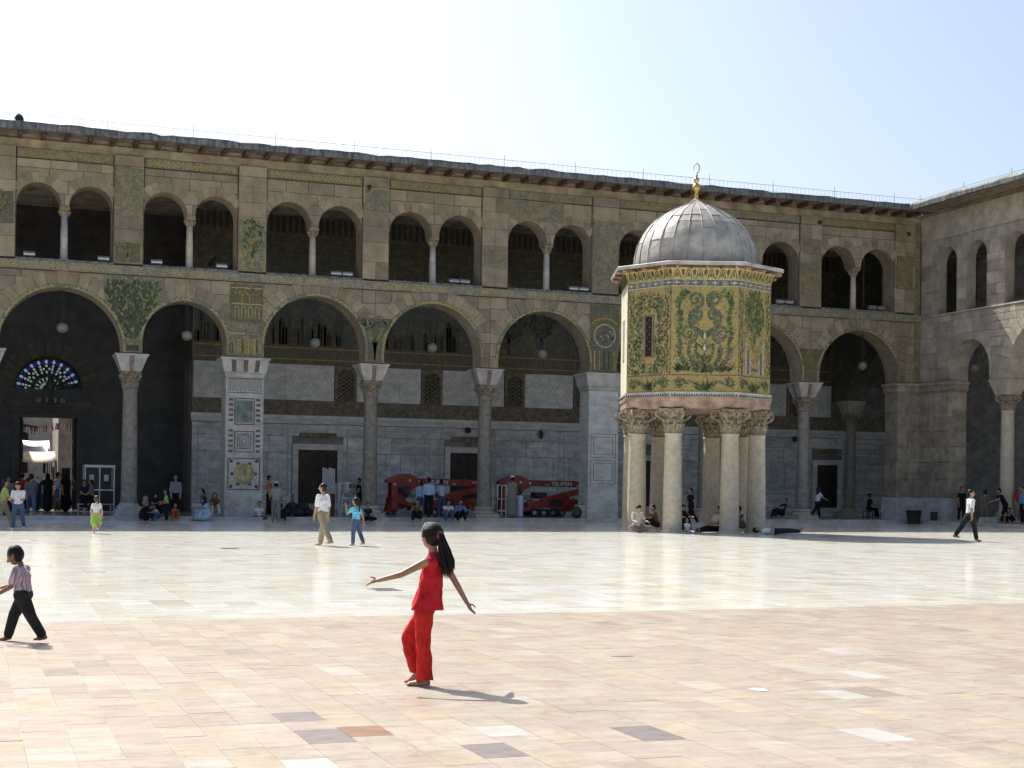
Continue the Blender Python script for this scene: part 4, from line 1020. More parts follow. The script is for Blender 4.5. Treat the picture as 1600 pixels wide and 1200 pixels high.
# ------------------------------------------------------------------ treasury pavilion
TC = (24.93, -13.1)
T = thing('treasury_pavilion', 'octagonal mosaic-covered pavilion raised on stone columns under a lead dome', 'pavilion', (*TC, 0), 0)
PH = rad(-90 - 19.5)                                                # direction the broad front face looks
WF, WD = 2.36, 1.98
dirs = []                                                          # (normal angle, face width, apothem)
hx = WF / 2 + WD * math.sqrt(.5)
apo_d = (WF / 2 + hx) * math.sqrt(.5)
for k in range(8): dirs.append((PH + k * PI / 4, WF if k % 2 == 0 else WD, hx if k % 2 == 0 else apo_d))
def octa(e=0.0):
    """corner points of the octagon grown by e"""
    P_ = []
    for k in range(8):
        a, w, ap = dirs[k]; a2, w2, ap2 = dirs[(k + 1) % 8]
        n1, n2 = Vector((math.cos(a), math.sin(a))), Vector((math.cos(a2), math.sin(a2)))
        d1, d2 = ap + e, ap2 + e
        det = n1.x * n2.y - n1.y * n2.x
        P_.append(((d1 * n2.y - d2 * n1.y) / det, (n1.x * d2 - n2.x * d1) / det))
    return P_
OC = octa()
def oring(e, z): return [(x, y, z) for x, y in octa(e)]
b = MB(); b.grid([oring(0, 4.98), oring(0, 8.93), oring(.015, 9.0), oring(.055, 9.12), oring(.16, 9.3)]); build(b, 'mosaic_walls', 'mosaic_treasury', T)
b = MB(); b.grid([oring(-.12, 4.40), oring(.02, 4.46), oring(.02, 4.66), oring(.06, 4.70), oring(.06, 4.79), oring(-.3, 4.79)]); k = len(b.v)
b.f.append(tuple(range(8))[::-1]); b.m.append(0); build(b, 'architrave', 'red_pink' if 0 else 'stone_rough', T)
for k in range(8):
    P0, P1 = OC[k], OC[(k + 1) % 8]
    q = MB(); e0, e1 = octa(.06)[k], octa(.06)[(k + 1) % 8]; i0, i1 = octa(-.25)[k], octa(-.25)[(k + 1) % 8]
    q.prism([e0, e1, i1, i0], 4.80, 4.975, 0, 'z'); build(q, 'marble_band', 'white_marble', T)
M('pink_marble', (.42, .29, .22), .55, .25, 3, dirt=.3)
o = [c for c in T.children if c.name.startswith('architrave')][0]; o.data.materials[0] = MATS['pink_marble']
# mosaic ornament of each face
for k in range(8):
    a, wd, ap = dirs[k]
    N = (math.cos(a), math.sin(a), 0); Tn = (-math.sin(a), math.cos(a), 0)
    O = (N[0] * ap, N[1] * ap, 0); fr = frame2d(O, Tn, N); hw = wd / 2
    b = MB()
    # saw-tooth border on the marble band
    f0 = frame2d((N[0] * (ap + .061), N[1] * (ap + .061), 0), Tn, N); n = int(wd / .085)
    for i in range(n):
        u = -hw + wd * i / n; b.poly([f0(u, 4.82, .003), f0(u + wd / n, 4.82, .003), f0(u + wd / n / 2, 4.93, .003)], 2)
    # base frieze: plant in the middle, two scrolls
    ribbon(b, fr, [(-hw, 5.57), (hw, 5.57)], .035, .035, 7)
    for s in (-1, 1):
        sp = bez((0, 5.03), (s * .3, 5.05), (s * .35, 5.5), (s * (hw - .45), 5.3)) + spiral(s * (hw - .3), 5.27, .2, 1.3, PI if s > 0 else 0, -s)
        ribbon(b, fr, sp, .06, .03, 3); scroll_leaves(b, fr, sp, .13, (0, 1, 0, 2), 2)
    for i in range(26): leaf(b, fr, R.uniform(-.1, .1), 5.03, PI / 2 + R.uniform(-1.1, 1.1), R.uniform(.25, .5), .09, R.choice((0, 1, 1, 2)))
    # side bands
    if k not in (0,):
        for s in (-1, 1):
            for e in (hw - .02, hw - .27): ribbon(b, fr, [(s * e, 5.6), (s * e, 8.66)], .025, .025, 7)
            for i in range(92): leaf(b, fr, s * (hw - .145) + R.uniform(-.09, .09), 5.62 + i * .0325, R.uniform(.3, 2.8), .11, .06, R.choice((0, 3, 2, 1, 0, 2)))
    # blue band
    b.poly([fr(-hw, 8.69, .003), fr(hw, 8.69, .003), fr(hw, 8.92, .003), fr(-hw, 8.92, .003)], 3)
    for z in (8.69, 8.92): ribbon(b, fr, [(-hw, z), (hw, z)], .025, .025, 4)
    n = 7
    for i in range(n):
        u = -hw + wd * (i + .5) / n
        if i % 2: ribbon(b, fr, [(u + .075 * math.cos(t), 8.805 + .075 * math.sin(t)) for t in (0, .8, 1.6, 2.4, 3.2, 4, 4.8, 5.6, 6.3)], .025, .025, 5); leaf(b, fr, u - .04, 8.805, 0, .08, .07, 5)
        else:
            ribbon(b, fr, [(u - .12, 8.805), (u + .12, 8.805)], .03, .03, 4)
            for s in (-1, 1): leaf(b, fr, u, 8.805, PI / 2 * s, .07, .06, 4)
    # arcade on the cove
    def fc(u, w, off=.004):
        t = (w - 8.95) / .37; e = .015 * min(1, t * 4) + max(0, t - .15) ** 1.5 * .19
        return Vector(O) + Vector(Tn) * u * (1 + e * .15) + Vector(N) * (e + off + .012) + Vector((0, 0, w))
    n = 6 if k % 2 == 0 else 5
    for q in range(6):
        z0, z1 = 8.96 + .345 * q / 6, 8.96 + .345 * (q + 1) / 6; b.poly([fc(-hw, z0, .002), fc(hw, z0, .002), fc(hw, z1, .002), fc(-hw, z1, .002)], 5)
    for i in range(n):
        u = -hw + wd * (i + .5) / n; w2 = wd / n * .34
        for sc, mi, tk in ((1.0, 2, .075), (1.0, 5, .04), (.66, 2, .03)):
            pts = [(u - w2 * 1.35 * sc, 8.975), (u - w2 * sc, 9.0), (u - w2 * .98 * sc, 9.10), (u - w2 * .6 * sc, 9.10 + .12 * sc), (u, 9.12 + .17 * sc), (u + w2 * .6 * sc, 9.10 + .12 * sc), (u + w2 * .98 * sc, 9.10), (u + w2 * sc, 9.0), (u + w2 * 1.35 * sc, 8.975)]
            ribbon(b, fc, pts, tk, tk, mi, .006 + (.003 if mi == 5 else 0))
        b.poly([fc(u - w2 * .42, 9.0, .008), fc(u + w2 * .42, 9.0, .008), fc(u + w2 * .36, 9.11, .008), fc(u, 9.19, .008), fc(u - w2 * .36, 9.11, .008)], 0)
        leaf(b, fc, u + wd / n / 2, 9.28, -PI / 2, .26, .10, 2, .007)
    for q in range(90 if k else 46):                                # fine tendrils that fill the ground
        u_, z_ = R.uniform(-hw + .32, hw - .32) if k else R.uniform(-1.08, 1.08), R.uniform(5.68, 8.55)
        if k and abs(u_) < .27 and 6.1 < z_ < 7.85 and k not in (1, 5): continue
        ribbon(b, fr, spiral(u_, z_, R.uniform(.07, .15), 1.1, R.uniform(0, 6.3), R.choice((-1, 1)), 12), .026, .014, R.choice((0, 2, 1, 0)), .0035)
    if k == 0:                                                     # front: acanthus scrolls
        def stem(pts, w0, w1, mi, L=.12, lv=(0, 1, 2), step=1, both=True):
            ribbon(b, fr, pts, w0 + .045, w1 + .025, 2, .004); ribbon(b, fr, pts, w0, w1, mi, .0055); scroll_leaves(b, fr, pts, L, lv, step, both, .0075)
        for s in (-1, 1):
            for cu, cz, rr, a0, sg in ((.57, 7.02, .32, PI * 1.5, -s), (.29, 7.66, .27, -PI / 2, s), (.33, 8.22, .28, -PI / 2, -s)):
                sp = spiral(s * cu, cz, rr, 1.55, a0, sg, 36); stem(sp, .085, .025, 3, .10, (0, 1, 0, 3), 1, False)
                for q in range(6): leaf(b, fr, s * cu, cz, q * 1.05, .085, .05, R.choice((5, 1, 7, 0)), .009)
            stem(bez((0, 6.95), (s * .1, 7.15), (s * .5, 7.2), (s * .56, 7.45)) + bez((s * .56, 7.5), (s * .55, 7.7), (s * .2, 7.85), (s * .1, 8.1)), .075, .05, 3, .10, (0, 1, 2), 2)
            stem(bez((s * .05, 5.7), (s * .6, 5.75), (s * 1.0, 6.1), (s * .84, 6.75)), .08, .06, 3, .17, (0, 0, 1, 7, 2))
            stem(bez((s * .86, 6.7), (s * 1.02, 7.2), (s * .72, 7.5), (s * .92, 7.95)) + bez((s * .92, 8.0), (s * .98, 8.2), (s * .8, 8.4), (s * .62, 8.52)), .07, .04, 0, .17, (0, 1, 0, 2))
            stem(bez((s * .04, 5.7), (s * .3, 5.85), (s * .62, 6.0), (s * .55, 6.62)), .06, .04, 3, .14, (0, 1, 7, 2))
            stem(bez((s * .03, 5.8), (s * .15, 6.1), (s * .35, 6.2), (s * .28, 6.7)), .05, .03, 0, .12, (0, 1, 7))
            for q in range(34): leaf(b, fr, s * R.uniform(.1, .95), 5.66 + R.uniform(0, .12), PI / 2 - s * R.uniform(.2, 1.2), R.uniform(.2, .34), .10, R.choice((0, 1, 1, 2)), .0065)
            for q in range(26): leaf(b, fr, s * R.uniform(.2, 1.05), R.uniform(6.2, 8.5), R.uniform(.3, 2.8), .11, .05, R.choice((0, 1, 2)), .0045)
        for i in range(30): leaf(b, fr, R.uniform(-.12, .12), 5.64, PI / 2 + R.gauss(0, .6), R.uniform(.3, .65), .10, R.choice((0, 1, 1, 2)))
        for z in (6.2, 6.55, 6.95):
            leaf(b, fr, 0, z - .18, PI / 2, .36, .17, 2, .009); leaf(b, fr, 0, z - .15, PI / 2, .28, .11, 7 if z < 6.3 else 4, .011)
            for s in (-1, 1): leaf(b, fr, 0, z - .08, PI / 2 - s * .95, .36, .11, 0, .009)
    elif k % 2 and k in (1, 5):                                    # tree above towers
        tree(b, fr, 0, 6.75, 1.75, 1.05, (0, 0, 1, 2), 0, 300, .1)
        ribbon(b, fr, [(0, 5.75), (.02, 6.2), (0, 6.9)], .09, .05, 6)
        for s in (-1, 1):
            for i, (u, h) in enumerate(((.52, 1.05), (.38, .75), (.26, .45))):
                b.poly([fr(s * (u - .05), 5.66, .009), fr(s * (u + .05), 5.66, .009), fr(s * (u + .05), 5.66 + h, .009), fr(s * u, 5.76 + h, .009), fr(s * (u - .05), 5.66 + h, .009)], (4, 3, 4)[i])
                ribbon(b, fr, [(s * u, 5.7), (s * u, 5.6 + h)], .03, .03, 7, .011)
        ribbon(b, fr, [(-.5 + i * .1, 5.66 + .16 * math.sin(PI * i / 10)) for i in range(11)], .1, .1, 3)
    else:                                                          # leafy panel round a slit window
        for s in (-1, 1):
            st = bez((s * .05, 5.65), (s * .6, 5.9), (s * .35, 7.0), (s * .5, 8.0)); ribbon(b, fr, st, .05, .03, 3); scroll_leaves(b, fr, st, .2, (0, 2, 1, 3), 1)
        for i in range(480):
            u, z = R.uniform(-hw + .3, hw - .3), R.uniform(5.65, 8.4)
            if abs(u) > .3 or not 5.9 < z < 7.9: leaf(b, fr, u, z, R.uniform(0, 6), .14, .06, R.choice((0, 2, 1, 2)))
        ribbon(b, fr, bez((-.5, 8.15), (-.2, 8.3), (0, 8.35), (0, 8.5)), .05, .03, 3); ribbon(b, fr, bez((.5, 8.15), (.2, 8.3), (0, 8.35), (0, 8.5)), .05, .03, 3)
        w = link('slit_window', None, T)
        q = MB(); f3 = fr; 
        def bxx(m, u0, u1, z0, z1, d0, d1, mi=0):
            c = [f3(u0, z0, d0), f3(u1, z0, d0), f3(u1, z0, d1), f3(u0, z0, d1), f3(u0, z1, d0), f3(u1, z1, d0), f3(u1, z1, d1), f3(u0, z1, d1)]
            kk = len(m.v); m.v += [tuple(v) for v in c]
            for f in ((3, 2, 1, 0), (4, 5, 6, 7), (0, 1, 5, 4), (1, 2, 6, 5), (2, 3, 7, 6), (3, 0, 4, 7)): m.f.append(tuple(kk + i for i in f)); m.m.append(mi)
        for e in ((-.24, -.15, 6.2, 7.72), (.15, .22, 6.2, 7.72), (-.15, .15, 7.66, 7.72), (-.15, .15, 6.2, 6.26)): bxx(q, *e, -.0, .035)
        build(q, 'frame', 'band_brown', w)
        q = MB(); bxx(q, -.15, .15, 6.26, 7.66, -.02, .014); build(q, 'opening', 'dark_void', w)
        q = MB()
        for i in range(10): bxx(q, -.10 + .1 * (i % 2), -.04 + .1 * (i % 2), 6.35 + i * .13, 6.41 + i * .13, .014, .018)
        build(q, 'grille', 'wood_red', w, kind='stuff')
    build(b, 'mosaic_ornament', INL, T, kind='stuff')
for k in (5, 6):                                                   # plain pale cream panels cover two faces on the portico side
    a, wd, ap = dirs[k]; q = MB(); q.box(ap - .02, -wd / 2 + .01, 4.99, ap + .022, wd / 2 - .01, 8.9); build(q, 'cream_face', 'cream_panel', T, rz=a)
# eaves with rafter ends and lead edge
b = MB(); b.grid([oring(.14, 9.3), oring(.37, 9.36), oring(.37, 9.42), oring(.1, 9.46)]); build(b, 'soffit', 'wood_red', T)
b = MB(); b.grid([oring(.36, 9.38), oring(.41, 9.37), oring(.42, 9.48), oring(.37, 9.51), oring(-.2, 9.60)]); build(b, 'lead_eave', 'lead', T)
for k in range(8):
    a, wd, ap = dirs[k]; n = 5
    for i in range(n):
        u = -wd * .55 + wd * 1.1 * (i + .5) / n; q = MB(); q.box(.10, -.04, 9.275, .405, .04, 9.345)
        build(q, 'rafter_end', 'wood_red' if i % 2 else 'pink_marble', T, loc=(math.cos(a) * ap - math.sin(a) * u, math.sin(a) * ap + math.cos(a) * u, 0), rz=a)
# dome of lead sheets with standing seams
prof = [(2.26, 9.50), (2.27, 9.75), (2.24, 10.1), (2.14, 10.5), (1.98, 10.85), (1.76, 11.15), (1.48, 11.42), (1.15, 11.65), (.80, 11.84), (.48, 11.99), (.24, 12.10), (.10, 12.22), (.07, 12.30)]
NG = 26
def dome_pt(a, i, e=0.0):
    r, z = prof[i]; return ((r + e) * math.cos(a), (r + e) * math.sin(a), z + e * .3)
for g_ in range(NG):
    a0, a1 = 2 * PI * g_ / NG, 2 * PI * (g_ + 1) / NG
    cuts = sorted({0, R.choice((3, 4, 5)), R.choice((6, 7)), 12})
    for c0, c1 in zip(cuts, cuts[1:]):
        q = MB(); e = R.uniform(0, .006); dj = R.uniform(-.004, .004)
        rows = [[dome_pt(a0 + (a1 - a0) * t / 3, i, (e if i < c1 else e - .012) + dj) for t in range(4)] for i in range(c0, c1 + 1)]
        q.grid(rows, 0, False); build(q, 'lead_sheet', 'lead', T, True)
    q = MB(); q.tube([dome_pt(a0, i, .012) for i in range(12)], [.015] * 10 + [.012, .010], 5); build(q, 'seam', 'lead', T, True)
fin = link('finial', None, T)
b = MB(); b.lathe([(.09, 12.26), (.06, 12.42), (.05, 12.5), (.12, 12.55), (.16, 12.66), (.12, 12.78), (.05, 12.82), (.07, 12.86), (.11, 12.94), (.07, 13.02), (.035, 13.06), (.05, 13.12), (.03, 13.18)], 16); build(b, 'orbs', 'gold', fin, True)
b = MB(); cr = [(.10 * math.cos(t), 0, 13.38 + .17 * math.sin(t)) for t in [-PI / 2 + .35 + i * (2 * PI - 1.2) / 14 - .3 for i in range(15)]]
fr_ = lambda p: (p[0] * math.cos(PH + PI / 2), p[0] * math.sin(PH + PI / 2), p[2])
b.tube([fr_((0, 0, 13.15)), fr_((.02, 0, 13.2))] + [fr_(p) for p in cr[::1]], [.03, .03] + [.03 - .0012 * i for i in range(15)], 6); build(b, 'crescent', 'lead', fin, True)
# columns
CAP_T = capital_mesh('capital', .30, .84, .50, 'capital'); SH_T = shaft_mesh('shaft', .345, .295, 3.52, 'shaft_cream')
for k in range(8):
    x, y = octa(-.42)[k]
    c = link('column', None, T, (x, y, 0), PH + (k + .5) * PI / 4)
    link('shaft', SH_T, c, (0, 0, .02)); link('capital', CAP_T, c, (0, 0, 3.55))
    q = MB(); q.lathe([(.40, -.004), (.40, .06), (.36, .08)], 24); build(q, 'base', 'shaft_cream', c)
# ------------------------------------------------------------------ people
import numpy as np
PEOPLE = []
def fabric(col, stripes=None, key=[0]):
    """cloth; stripes = (second colour, bands per metre, axis)"""
    nm = 'cloth_%d' % key[0]; key[0] += 1
    m = M(nm, col, .88, .14, 14, .014, 13, objc=True, spec=.15)
    if stripes:
        n, l = m.node_tree.nodes, m.node_tree.links; b = n['Principled BSDF']
        tc = n.new('ShaderNodeTexCoord'); sx = n.new('ShaderNodeSeparateXYZ'); l.new(tc.outputs['Object'], sx.inputs[0])
        mu = n.new('ShaderNodeMath'); mu.operation = 'MULTIPLY'; mu.inputs[1].default_value = stripes[1]; l.new(sx.outputs[stripes[2]], mu.inputs[0])
        fr = n.new('ShaderNodeMath'); fr.operation = 'FRACT'; l.new(mu.outputs[0], fr.inputs[0])
        gt = n.new('ShaderNodeMath'); gt.operation = 'GREATER_THAN'; gt.inputs[1].default_value = .55; l.new(fr.outputs[0], gt.inputs[0])
        mx = n.new('ShaderNodeMix'); mx.data_type = 'RGBA'; mx.inputs[7].default_value = (*stripes[0], 1)
        src = b.inputs['Base Color'].links[0].from_socket
        l.new(gt.outputs[0], mx.inputs[0]); l.new(src, mx.inputs[6]); l.new(mx.outputs[2], b.inputs['Base Color'])
    return m
SKIN = M('skin', (.36, .20, .125), .55, .1, 6, objc=True); SKIN_L = M('skin_light', (.47, .28, .18), .5, .08, 6, objc=True); SKIN_D = M('skin_dark', (.20, .105, .065), .55, .1, 6, objc=True)
HAIR = M('hair', (.010, .008, .007), .58, .3, 30, .006, 60, spec=.25, objc=True, stretch=(1, 1, .2)); HAIR_G = M('hair_grey', (.16, .15, .14), .6, .2, 20, objc=True)
M('eye_dark', (.01, .008, .007), .2, .1); M('hair_tie', (.30, .05, .09), .7, .2, 20, objc=True); M('hairband', (.45, .45, .46), .35, .1)
def V(*a): return Vector(a)
def dirv(p, a, s): return V(s * math.sin(a), math.sin(p) * math.cos(a), -math.cos(p) * math.cos(a))
POSES = {
 'stand': dict(lean=.03, tL=(.05, .05), kL=.06, tR=(-.04, .06), kR=.05, aL=(.05, .14), eL=.25, aR=(.0, .14), eR=.2),
 'talk': dict(lean=.06, tL=(.1, .07), kL=.1, tR=(-.06, .07), kR=.05, aL=(.35, .2), eL=1.2, aR=(.15, .2), eR=.9),
 'walk': dict(lean=.06, tL=(.42, .03), kL=.12, tR=(-.36, .03), kR=.35, aL=(-.35, .12), eL=.25, aR=(.35, .12), eR=.3),
 'walk2': dict(lean=.05, tL=(-.30, .03), kL=.3, tR=(.38, .03), kR=.1, aL=(.3, .12), eL=.3, aR=(-.3, .12), eR=.2),
 'knees': dict(lean=.28, tL=(2.12, .12), kL=1.78, tR=(2.02, .14), kR=1.7, aL=(1.0, .15), eL=.7, aR=(1.0, .15), eR=.7),
 'cross': dict(lean=.18, tL=(1.42, .75), sL=(.8, -.35, -.25), tR=(1.42, .75), sR=(-.8, -.2, -.2), aL=(.55, .25), eL=.9, aR=(.55, .25), eR=.9),
 'squat': dict(lean=.55, tL=(2.1, .25), kL=2.35, tR=(2.0, .28), kR=2.3, aL=(1.1, .1), eL=.5, aR=(1.1, .1), eR=.5),
 'chair': dict(lean=.12, tL=(1.5, .1), kL=1.4, tR=(1.45, .12), kR=1.3, aL=(.5, .12), eL=.9, aR=(.5, .12), eR=.9),
 'legs_out': dict(lean=-.05, tL=(1.52, .06), kL=.08, tR=(1.6, .08), kR=.25, aL=(.5, .2), eL=.9, aR=(.4, .25), eR=.7),
 'lie': {'lean': .0, 'tL': (.04, .05), 'kL': .05, 'tR': (.1, .08), 'kR': .15, 'aL': (.12, .3), 'eL': .9, 'aR': (.1, .3), 'eR': 1.0, 'lie': 1, 'in': .95, 'head': .3},
 'lean': dict(lean=.5, tL=(.35, .05), kL=.2, tR=(-.5, .05), kR=.2, aL=(.9, .15), eL=.4, aR=(.7, .15), eR=.5),
}
def person(label, x, y, z, face, H, pose, shirt=None, trousers=None, skin=None, hair=None, shoes=None, sleeve=.5, robe=None, scarf=None, cap=None, skirt=None, child=False, voxel=None, tail=False, mods=None, bulk=1.0, group=None, hood=False, name='person', beard=False, headscale=1.0):
    """one figure; face = compass angle of its gaze in the ground plane (radians from +x)"""
    skin = skin or SKIN; hair = hair or HAIR
    ps = dict(POSES[pose]); ps.update(mods or {})
    hd = .082 * headscale if child else .068                                   # half height of the head
    t = ps['lean']; u = V(0, math.sin(t), math.cos(t)); X = V(1, 0, 0)
    tl = .29 if not child else .275
    tw = ps.get('twist', 0); Xs = V(math.cos(tw), math.sin(tw), 0)
    neck = u * tl + u * .02; chest = u * (tl - .09)
    hp = ps.get('head', t * .6); hu = V(math.sin(ps.get('tilt', 0)), math.sin(hp), math.cos(hp)); ht = ps.get('turn', 0)
    hc = neck + hu * (hd * 1.0 + .028)
    hf = V(-math.sin(ht), math.cos(ht), 0); hf = (hf - hu * hf.dot(hu)).normalized(); hr = hf.cross(hu)
    pr = []                                                         # (a, b, ra, rb, flat, tag)
    sw = (.098 if not child else .092) * bulk
    for s, k in ((-1, 'L'), (1, 'R')):
        hip = X * (s * .052) ; tp = ps['t' + k]
        d1 = dirv(tp[0], tp[1], s); knee = hip + d1 * .245
        if 's' + k in ps: d2 = Vector(ps['s' + k]).normalized()
        else: d2 = dirv(tp[0] - ps['k' + k], tp[1] * .4, s)
        ank = knee + d2 * .235
        ff = V(d2.x * .3, 1, 0) if d2.z < -.5 else (V(s * .3, .3, 1) if pose in ('legs_out',) else V(s * .5, .8, .1))
        if ps.get('lie'): ff = V(s * .25, .9, -.4)
        if 'f' + k in ps: ff = Vector(ps['f' + k])
        fw_ = ff.normalized()
        lt = 'trousers' if not skirt else 'skin'
        b_ = bulk
        pr += [(hip, knee, .066 * b_, .047 * b_, 1.0, lt), (knee, knee + d2 * .2, .046 * b_, .040 * b_, 1.0, lt), (knee + d2 * .19, ank, .030, .024, 1, 'skin')]
        pr += [(ank - fw_ * .022 + V(0, 0, -.006), ank + fw_ * .035 + V(0, 0, -.018), .023, .023, 1.0, 'shoes'), (ank + fw_ * .035 + V(0, 0, -.018), ank + fw_ * .088 + V(0, 0, -.026), .023, .013, 1.25, 'shoes')]
        sh = u * (tl - .025) + Xs * (s * sw); ap = ps['a' + k]
        e1 = dirv(ap[0], ap[1], s); elb = sh + e1 * .168
        e2 = dirv(ap[0] + ps['e' + k], ap[1] * .3 - ps.get('in', .12), s); wr = elb + e2 * .142
        if 'w' + k in ps: wr = Vector(ps['w' + k]); e2 = (wr - elb).normalized()
        st = .168 * (sleeve if sleeve < 1 else 1)
        pr += [(sh, sh + e1 * st, .041 * bulk, .036 * bulk, 1, 'shirt'), (sh + e1 * st, elb, .029, .027, 1, 'skin' if sleeve < 1 else 'shirt'), (elb, wr, .027 if sleeve < 1.5 else .032, .019 if sleeve < 1.5 else .027, 1, 'skin' if sleeve < 1.5 else 'shirt')]
        hn = (e2.cross(X)).normalized() if abs(e2.dot(X)) < .95 else V(0, 1, 0); sd_ = e2.cross(hn).normalized()
        pr.append((wr, wr + e2 * .042, .016, .018, 1.3, 'skin'))
        for q in range(4): 
            b0 = wr + e2 * .045 + sd_ * ((q - 1.5) * .0105); L = (.034, .042, .039, .030)[q]
            m1 = b0 + e2 * L * .5 + hn * .004; pr += [(b0, m1, .0068, .0062, 1, 'skin'), (m1, m1 + e2 * L * .5 + hn * .012, .0062, .005, 1, 'skin')]
        b0 = wr + e2 * .016 + sd_ * .016; pr.append((b0, b0 + e2 * .03 + sd_ * .016 + hn * .008, .0075, .006, 1, 'skin'))
    bt = 'shirt'
    pr += [(V(0, 0, .0), u * .07, .070 * bulk, .066 * bulk, 1.32, 'trousers' if not skirt else 'skirt'), (u * .045, u * .12, .070 * bulk, .064 * bulk, 1.36, bt), (u * .12, chest, .064 * bulk, .068 * bulk, 1.45, bt), (chest, u * (tl - .035), .070 * bulk, .050, 1.55, bt)]
    pr += [(u * (tl - .03) - Xs * sw, u * (tl - .03) + Xs * sw, .038, .038, 1, bt), (u * (tl - .03), neck + u * .02, .036, .029, 1, 'skin' if not hood else 'scarf')]
    if robe:
        kz = [pp for pp in pr]
        low = min(min(p[0].z, p[1].z) for p in pr)
        if pose in ('stand', 'talk', 'walk', 'walk2'):
            pr += [(u * .1, V(0, .01, -.2), .088, .10, 1.3, 'robe'), (V(0, .01, -.2), V(0, .01, low + .04), .10, .118, 1.2, 'robe')]
        else:
            pr += [(V(0, .02, 0), u * .16, .12, .085, 1.3, 'robe'), (V(0, .10, low + .10), V(0, .22, low + .08), .11, .08, 1.5, 'robe')]
        pr = [(a, b, ra * (1.12 if tg in ('shirt', 'trousers') else 1), rb * (1.12 if tg in ('shirt', 'trousers') else 1), fl, 'robe' if tg in ('shirt', 'trousers') else tg) for a, b, ra, rb, fl, tg in pr]
    if skirt: pr += [(u * .05, V(0, .0, -.08), .068, .10, 1.15, 'skirt'), (V(0, 0, -.08), V(0, -.01, -.21), .10, .135, 1.15, 'skirt')]
    ells = [(hc, (hd * .74, hd * .86, hd), 'skin'), (hc - hu * hd * .45 + hf * hd * .28, (hd * .52, hd * .55, hd * .55), 'skin')]
    pr += [(hc + hf * hd * .8 + hu * hd * .05, hc + hf * hd * 1.02 - hu * hd * .22, hd * .10, hd * .15, 1, 'skin')]
    for s in (-1, 1): ells.append((hc + hr * (s * hd * .76) - hf * hd * .05 - hu * hd * .08, (hd * .1, hd * .2, hd * .27), 'skin'))
    if scarf: ells += [(hc + hu * hd * .14 - hf * hd * .22, (hd * .98, hd * .98, hd * 1.06), 'scarf')]; pr.append((hc - hu * hd * .5 - hf * hd * .25, neck - u * .05, hd * .75, .07, 1.3, 'scarf'))
    else:
        ells += [(hc + hu * hd * .22 - hf * hd * .18, (hd * .82, hd * .86, hd * .90), 'hair'), (hc - hu * hd * .12 - hf * hd * .34, (hd * .80, hd * .66, hd * .84), 'hair')]
        if cap: ells.append((hc + hu * hd * .42 - hf * hd * .08, (hd * .86, hd * .94, hd * .72), 'cap')); pr.append((hc + hu * hd * .35 + hf * hd * .7, hc + hu * hd * .28 + hf * hd * 1.35, hd * .22, hd * .12, 2.2, 'cap'))
    if beard: ells.append((hc - hu * hd * .6 + hf * hd * .35, (hd * .5, hd * .45, hd * .4), 'hair'))
    if tail: pr += [(hc - hf * hd * 1.0 + hu * hd * .2, hc - hf * hd * 1.25 - hu * hd * .9, hd * .34, hd * .36, 1, 'hair'), (hc - hf * hd * 1.25 - hu * hd * .9, hc - hf * hd * 1.15 - hu * hd * 2.6, hd * .36, hd * .16, 1, 'hair')]
    mats = {'skin': skin, 'hair': hair, 'shirt': shirt or robe or skin, 'trousers': trousers or robe or skin, 'shoes': shoes or skin, 'scarf': scarf, 'robe': robe, 'cap': cap, 'skirt': skirt}
    return finish(label, x, y, z, face, H, pr, ells, mats, voxel or .0115, ps.get('lie'), group, name)
def finish(label, x, y, z, face, H, pr, ells, mats, voxel, lie, group, name):
    pr = [(a * H, b * H, ra * H, rb * H, fl, tg) for a, b, ra, rb, fl, tg in pr]
    ells = [(c * H, tuple(q * H for q in r), tg) for c, r, tg in ells]
    mb = MB()
    for a, b, ra, rb, fl, tg in pr:
        ax = (b - a); L = ax.length; d = ax / L if L > 1e-6 else V(0, 0, 1)
        n = 5; pts, rr = [], []
        for k, c in ((-.99, 0), (-.8, 0), (-.4, 0)): pts.append(a + d * (ra * k)); rr.append(ra * math.sqrt(1 - k * k))
        pts += [a, b]; rr += [ra, rb]
        for k in (.4, .8, .99): pts.append(b + d * (rb * k)); rr.append(rb * math.sqrt(1 - k * k))
        mb.tube(pts, rr, 12, 0, fl, (1, 0, 0) if abs(d.x) < .9 else (0, 1, 0))
    for c, r, tg in ells: mb.ell(c, r, 14, 10)
    vs = np.array(mb.v)
    if lie:
        vs = np.stack([-vs[:, 0], vs[:, 2], vs[:, 1]], 1)           # lying on the back: head along +y, face up
        vs[:, 2] *= 1
    zmin = vs[:, 2].min(); vs[:, 2] -= zmin
    me = bpy.data.meshes.new(name); me.from_pydata([tuple(v) for v in vs], [], mb.f)
    o = bpy.data.objects.new(name, me); COL.objects.link(o)
    o.location = (x, y, z); o.rotation_euler = (0, 0, face - PI / 2)
    tag(o, label, 'person', group)
    rm = o.modifiers.new('r', 'REMESH'); rm.mode = 'VOXEL'; rm.voxel_size = voxel; rm.use_smooth_shade = True
    sm_ = o.modifiers.new('s', 'SMOOTH'); sm_.factor = .5; sm_.iterations = 3 if voxel > .007 else 2
    PEOPLE.append((o, pr, ells, mats, zmin, lie))
    return o
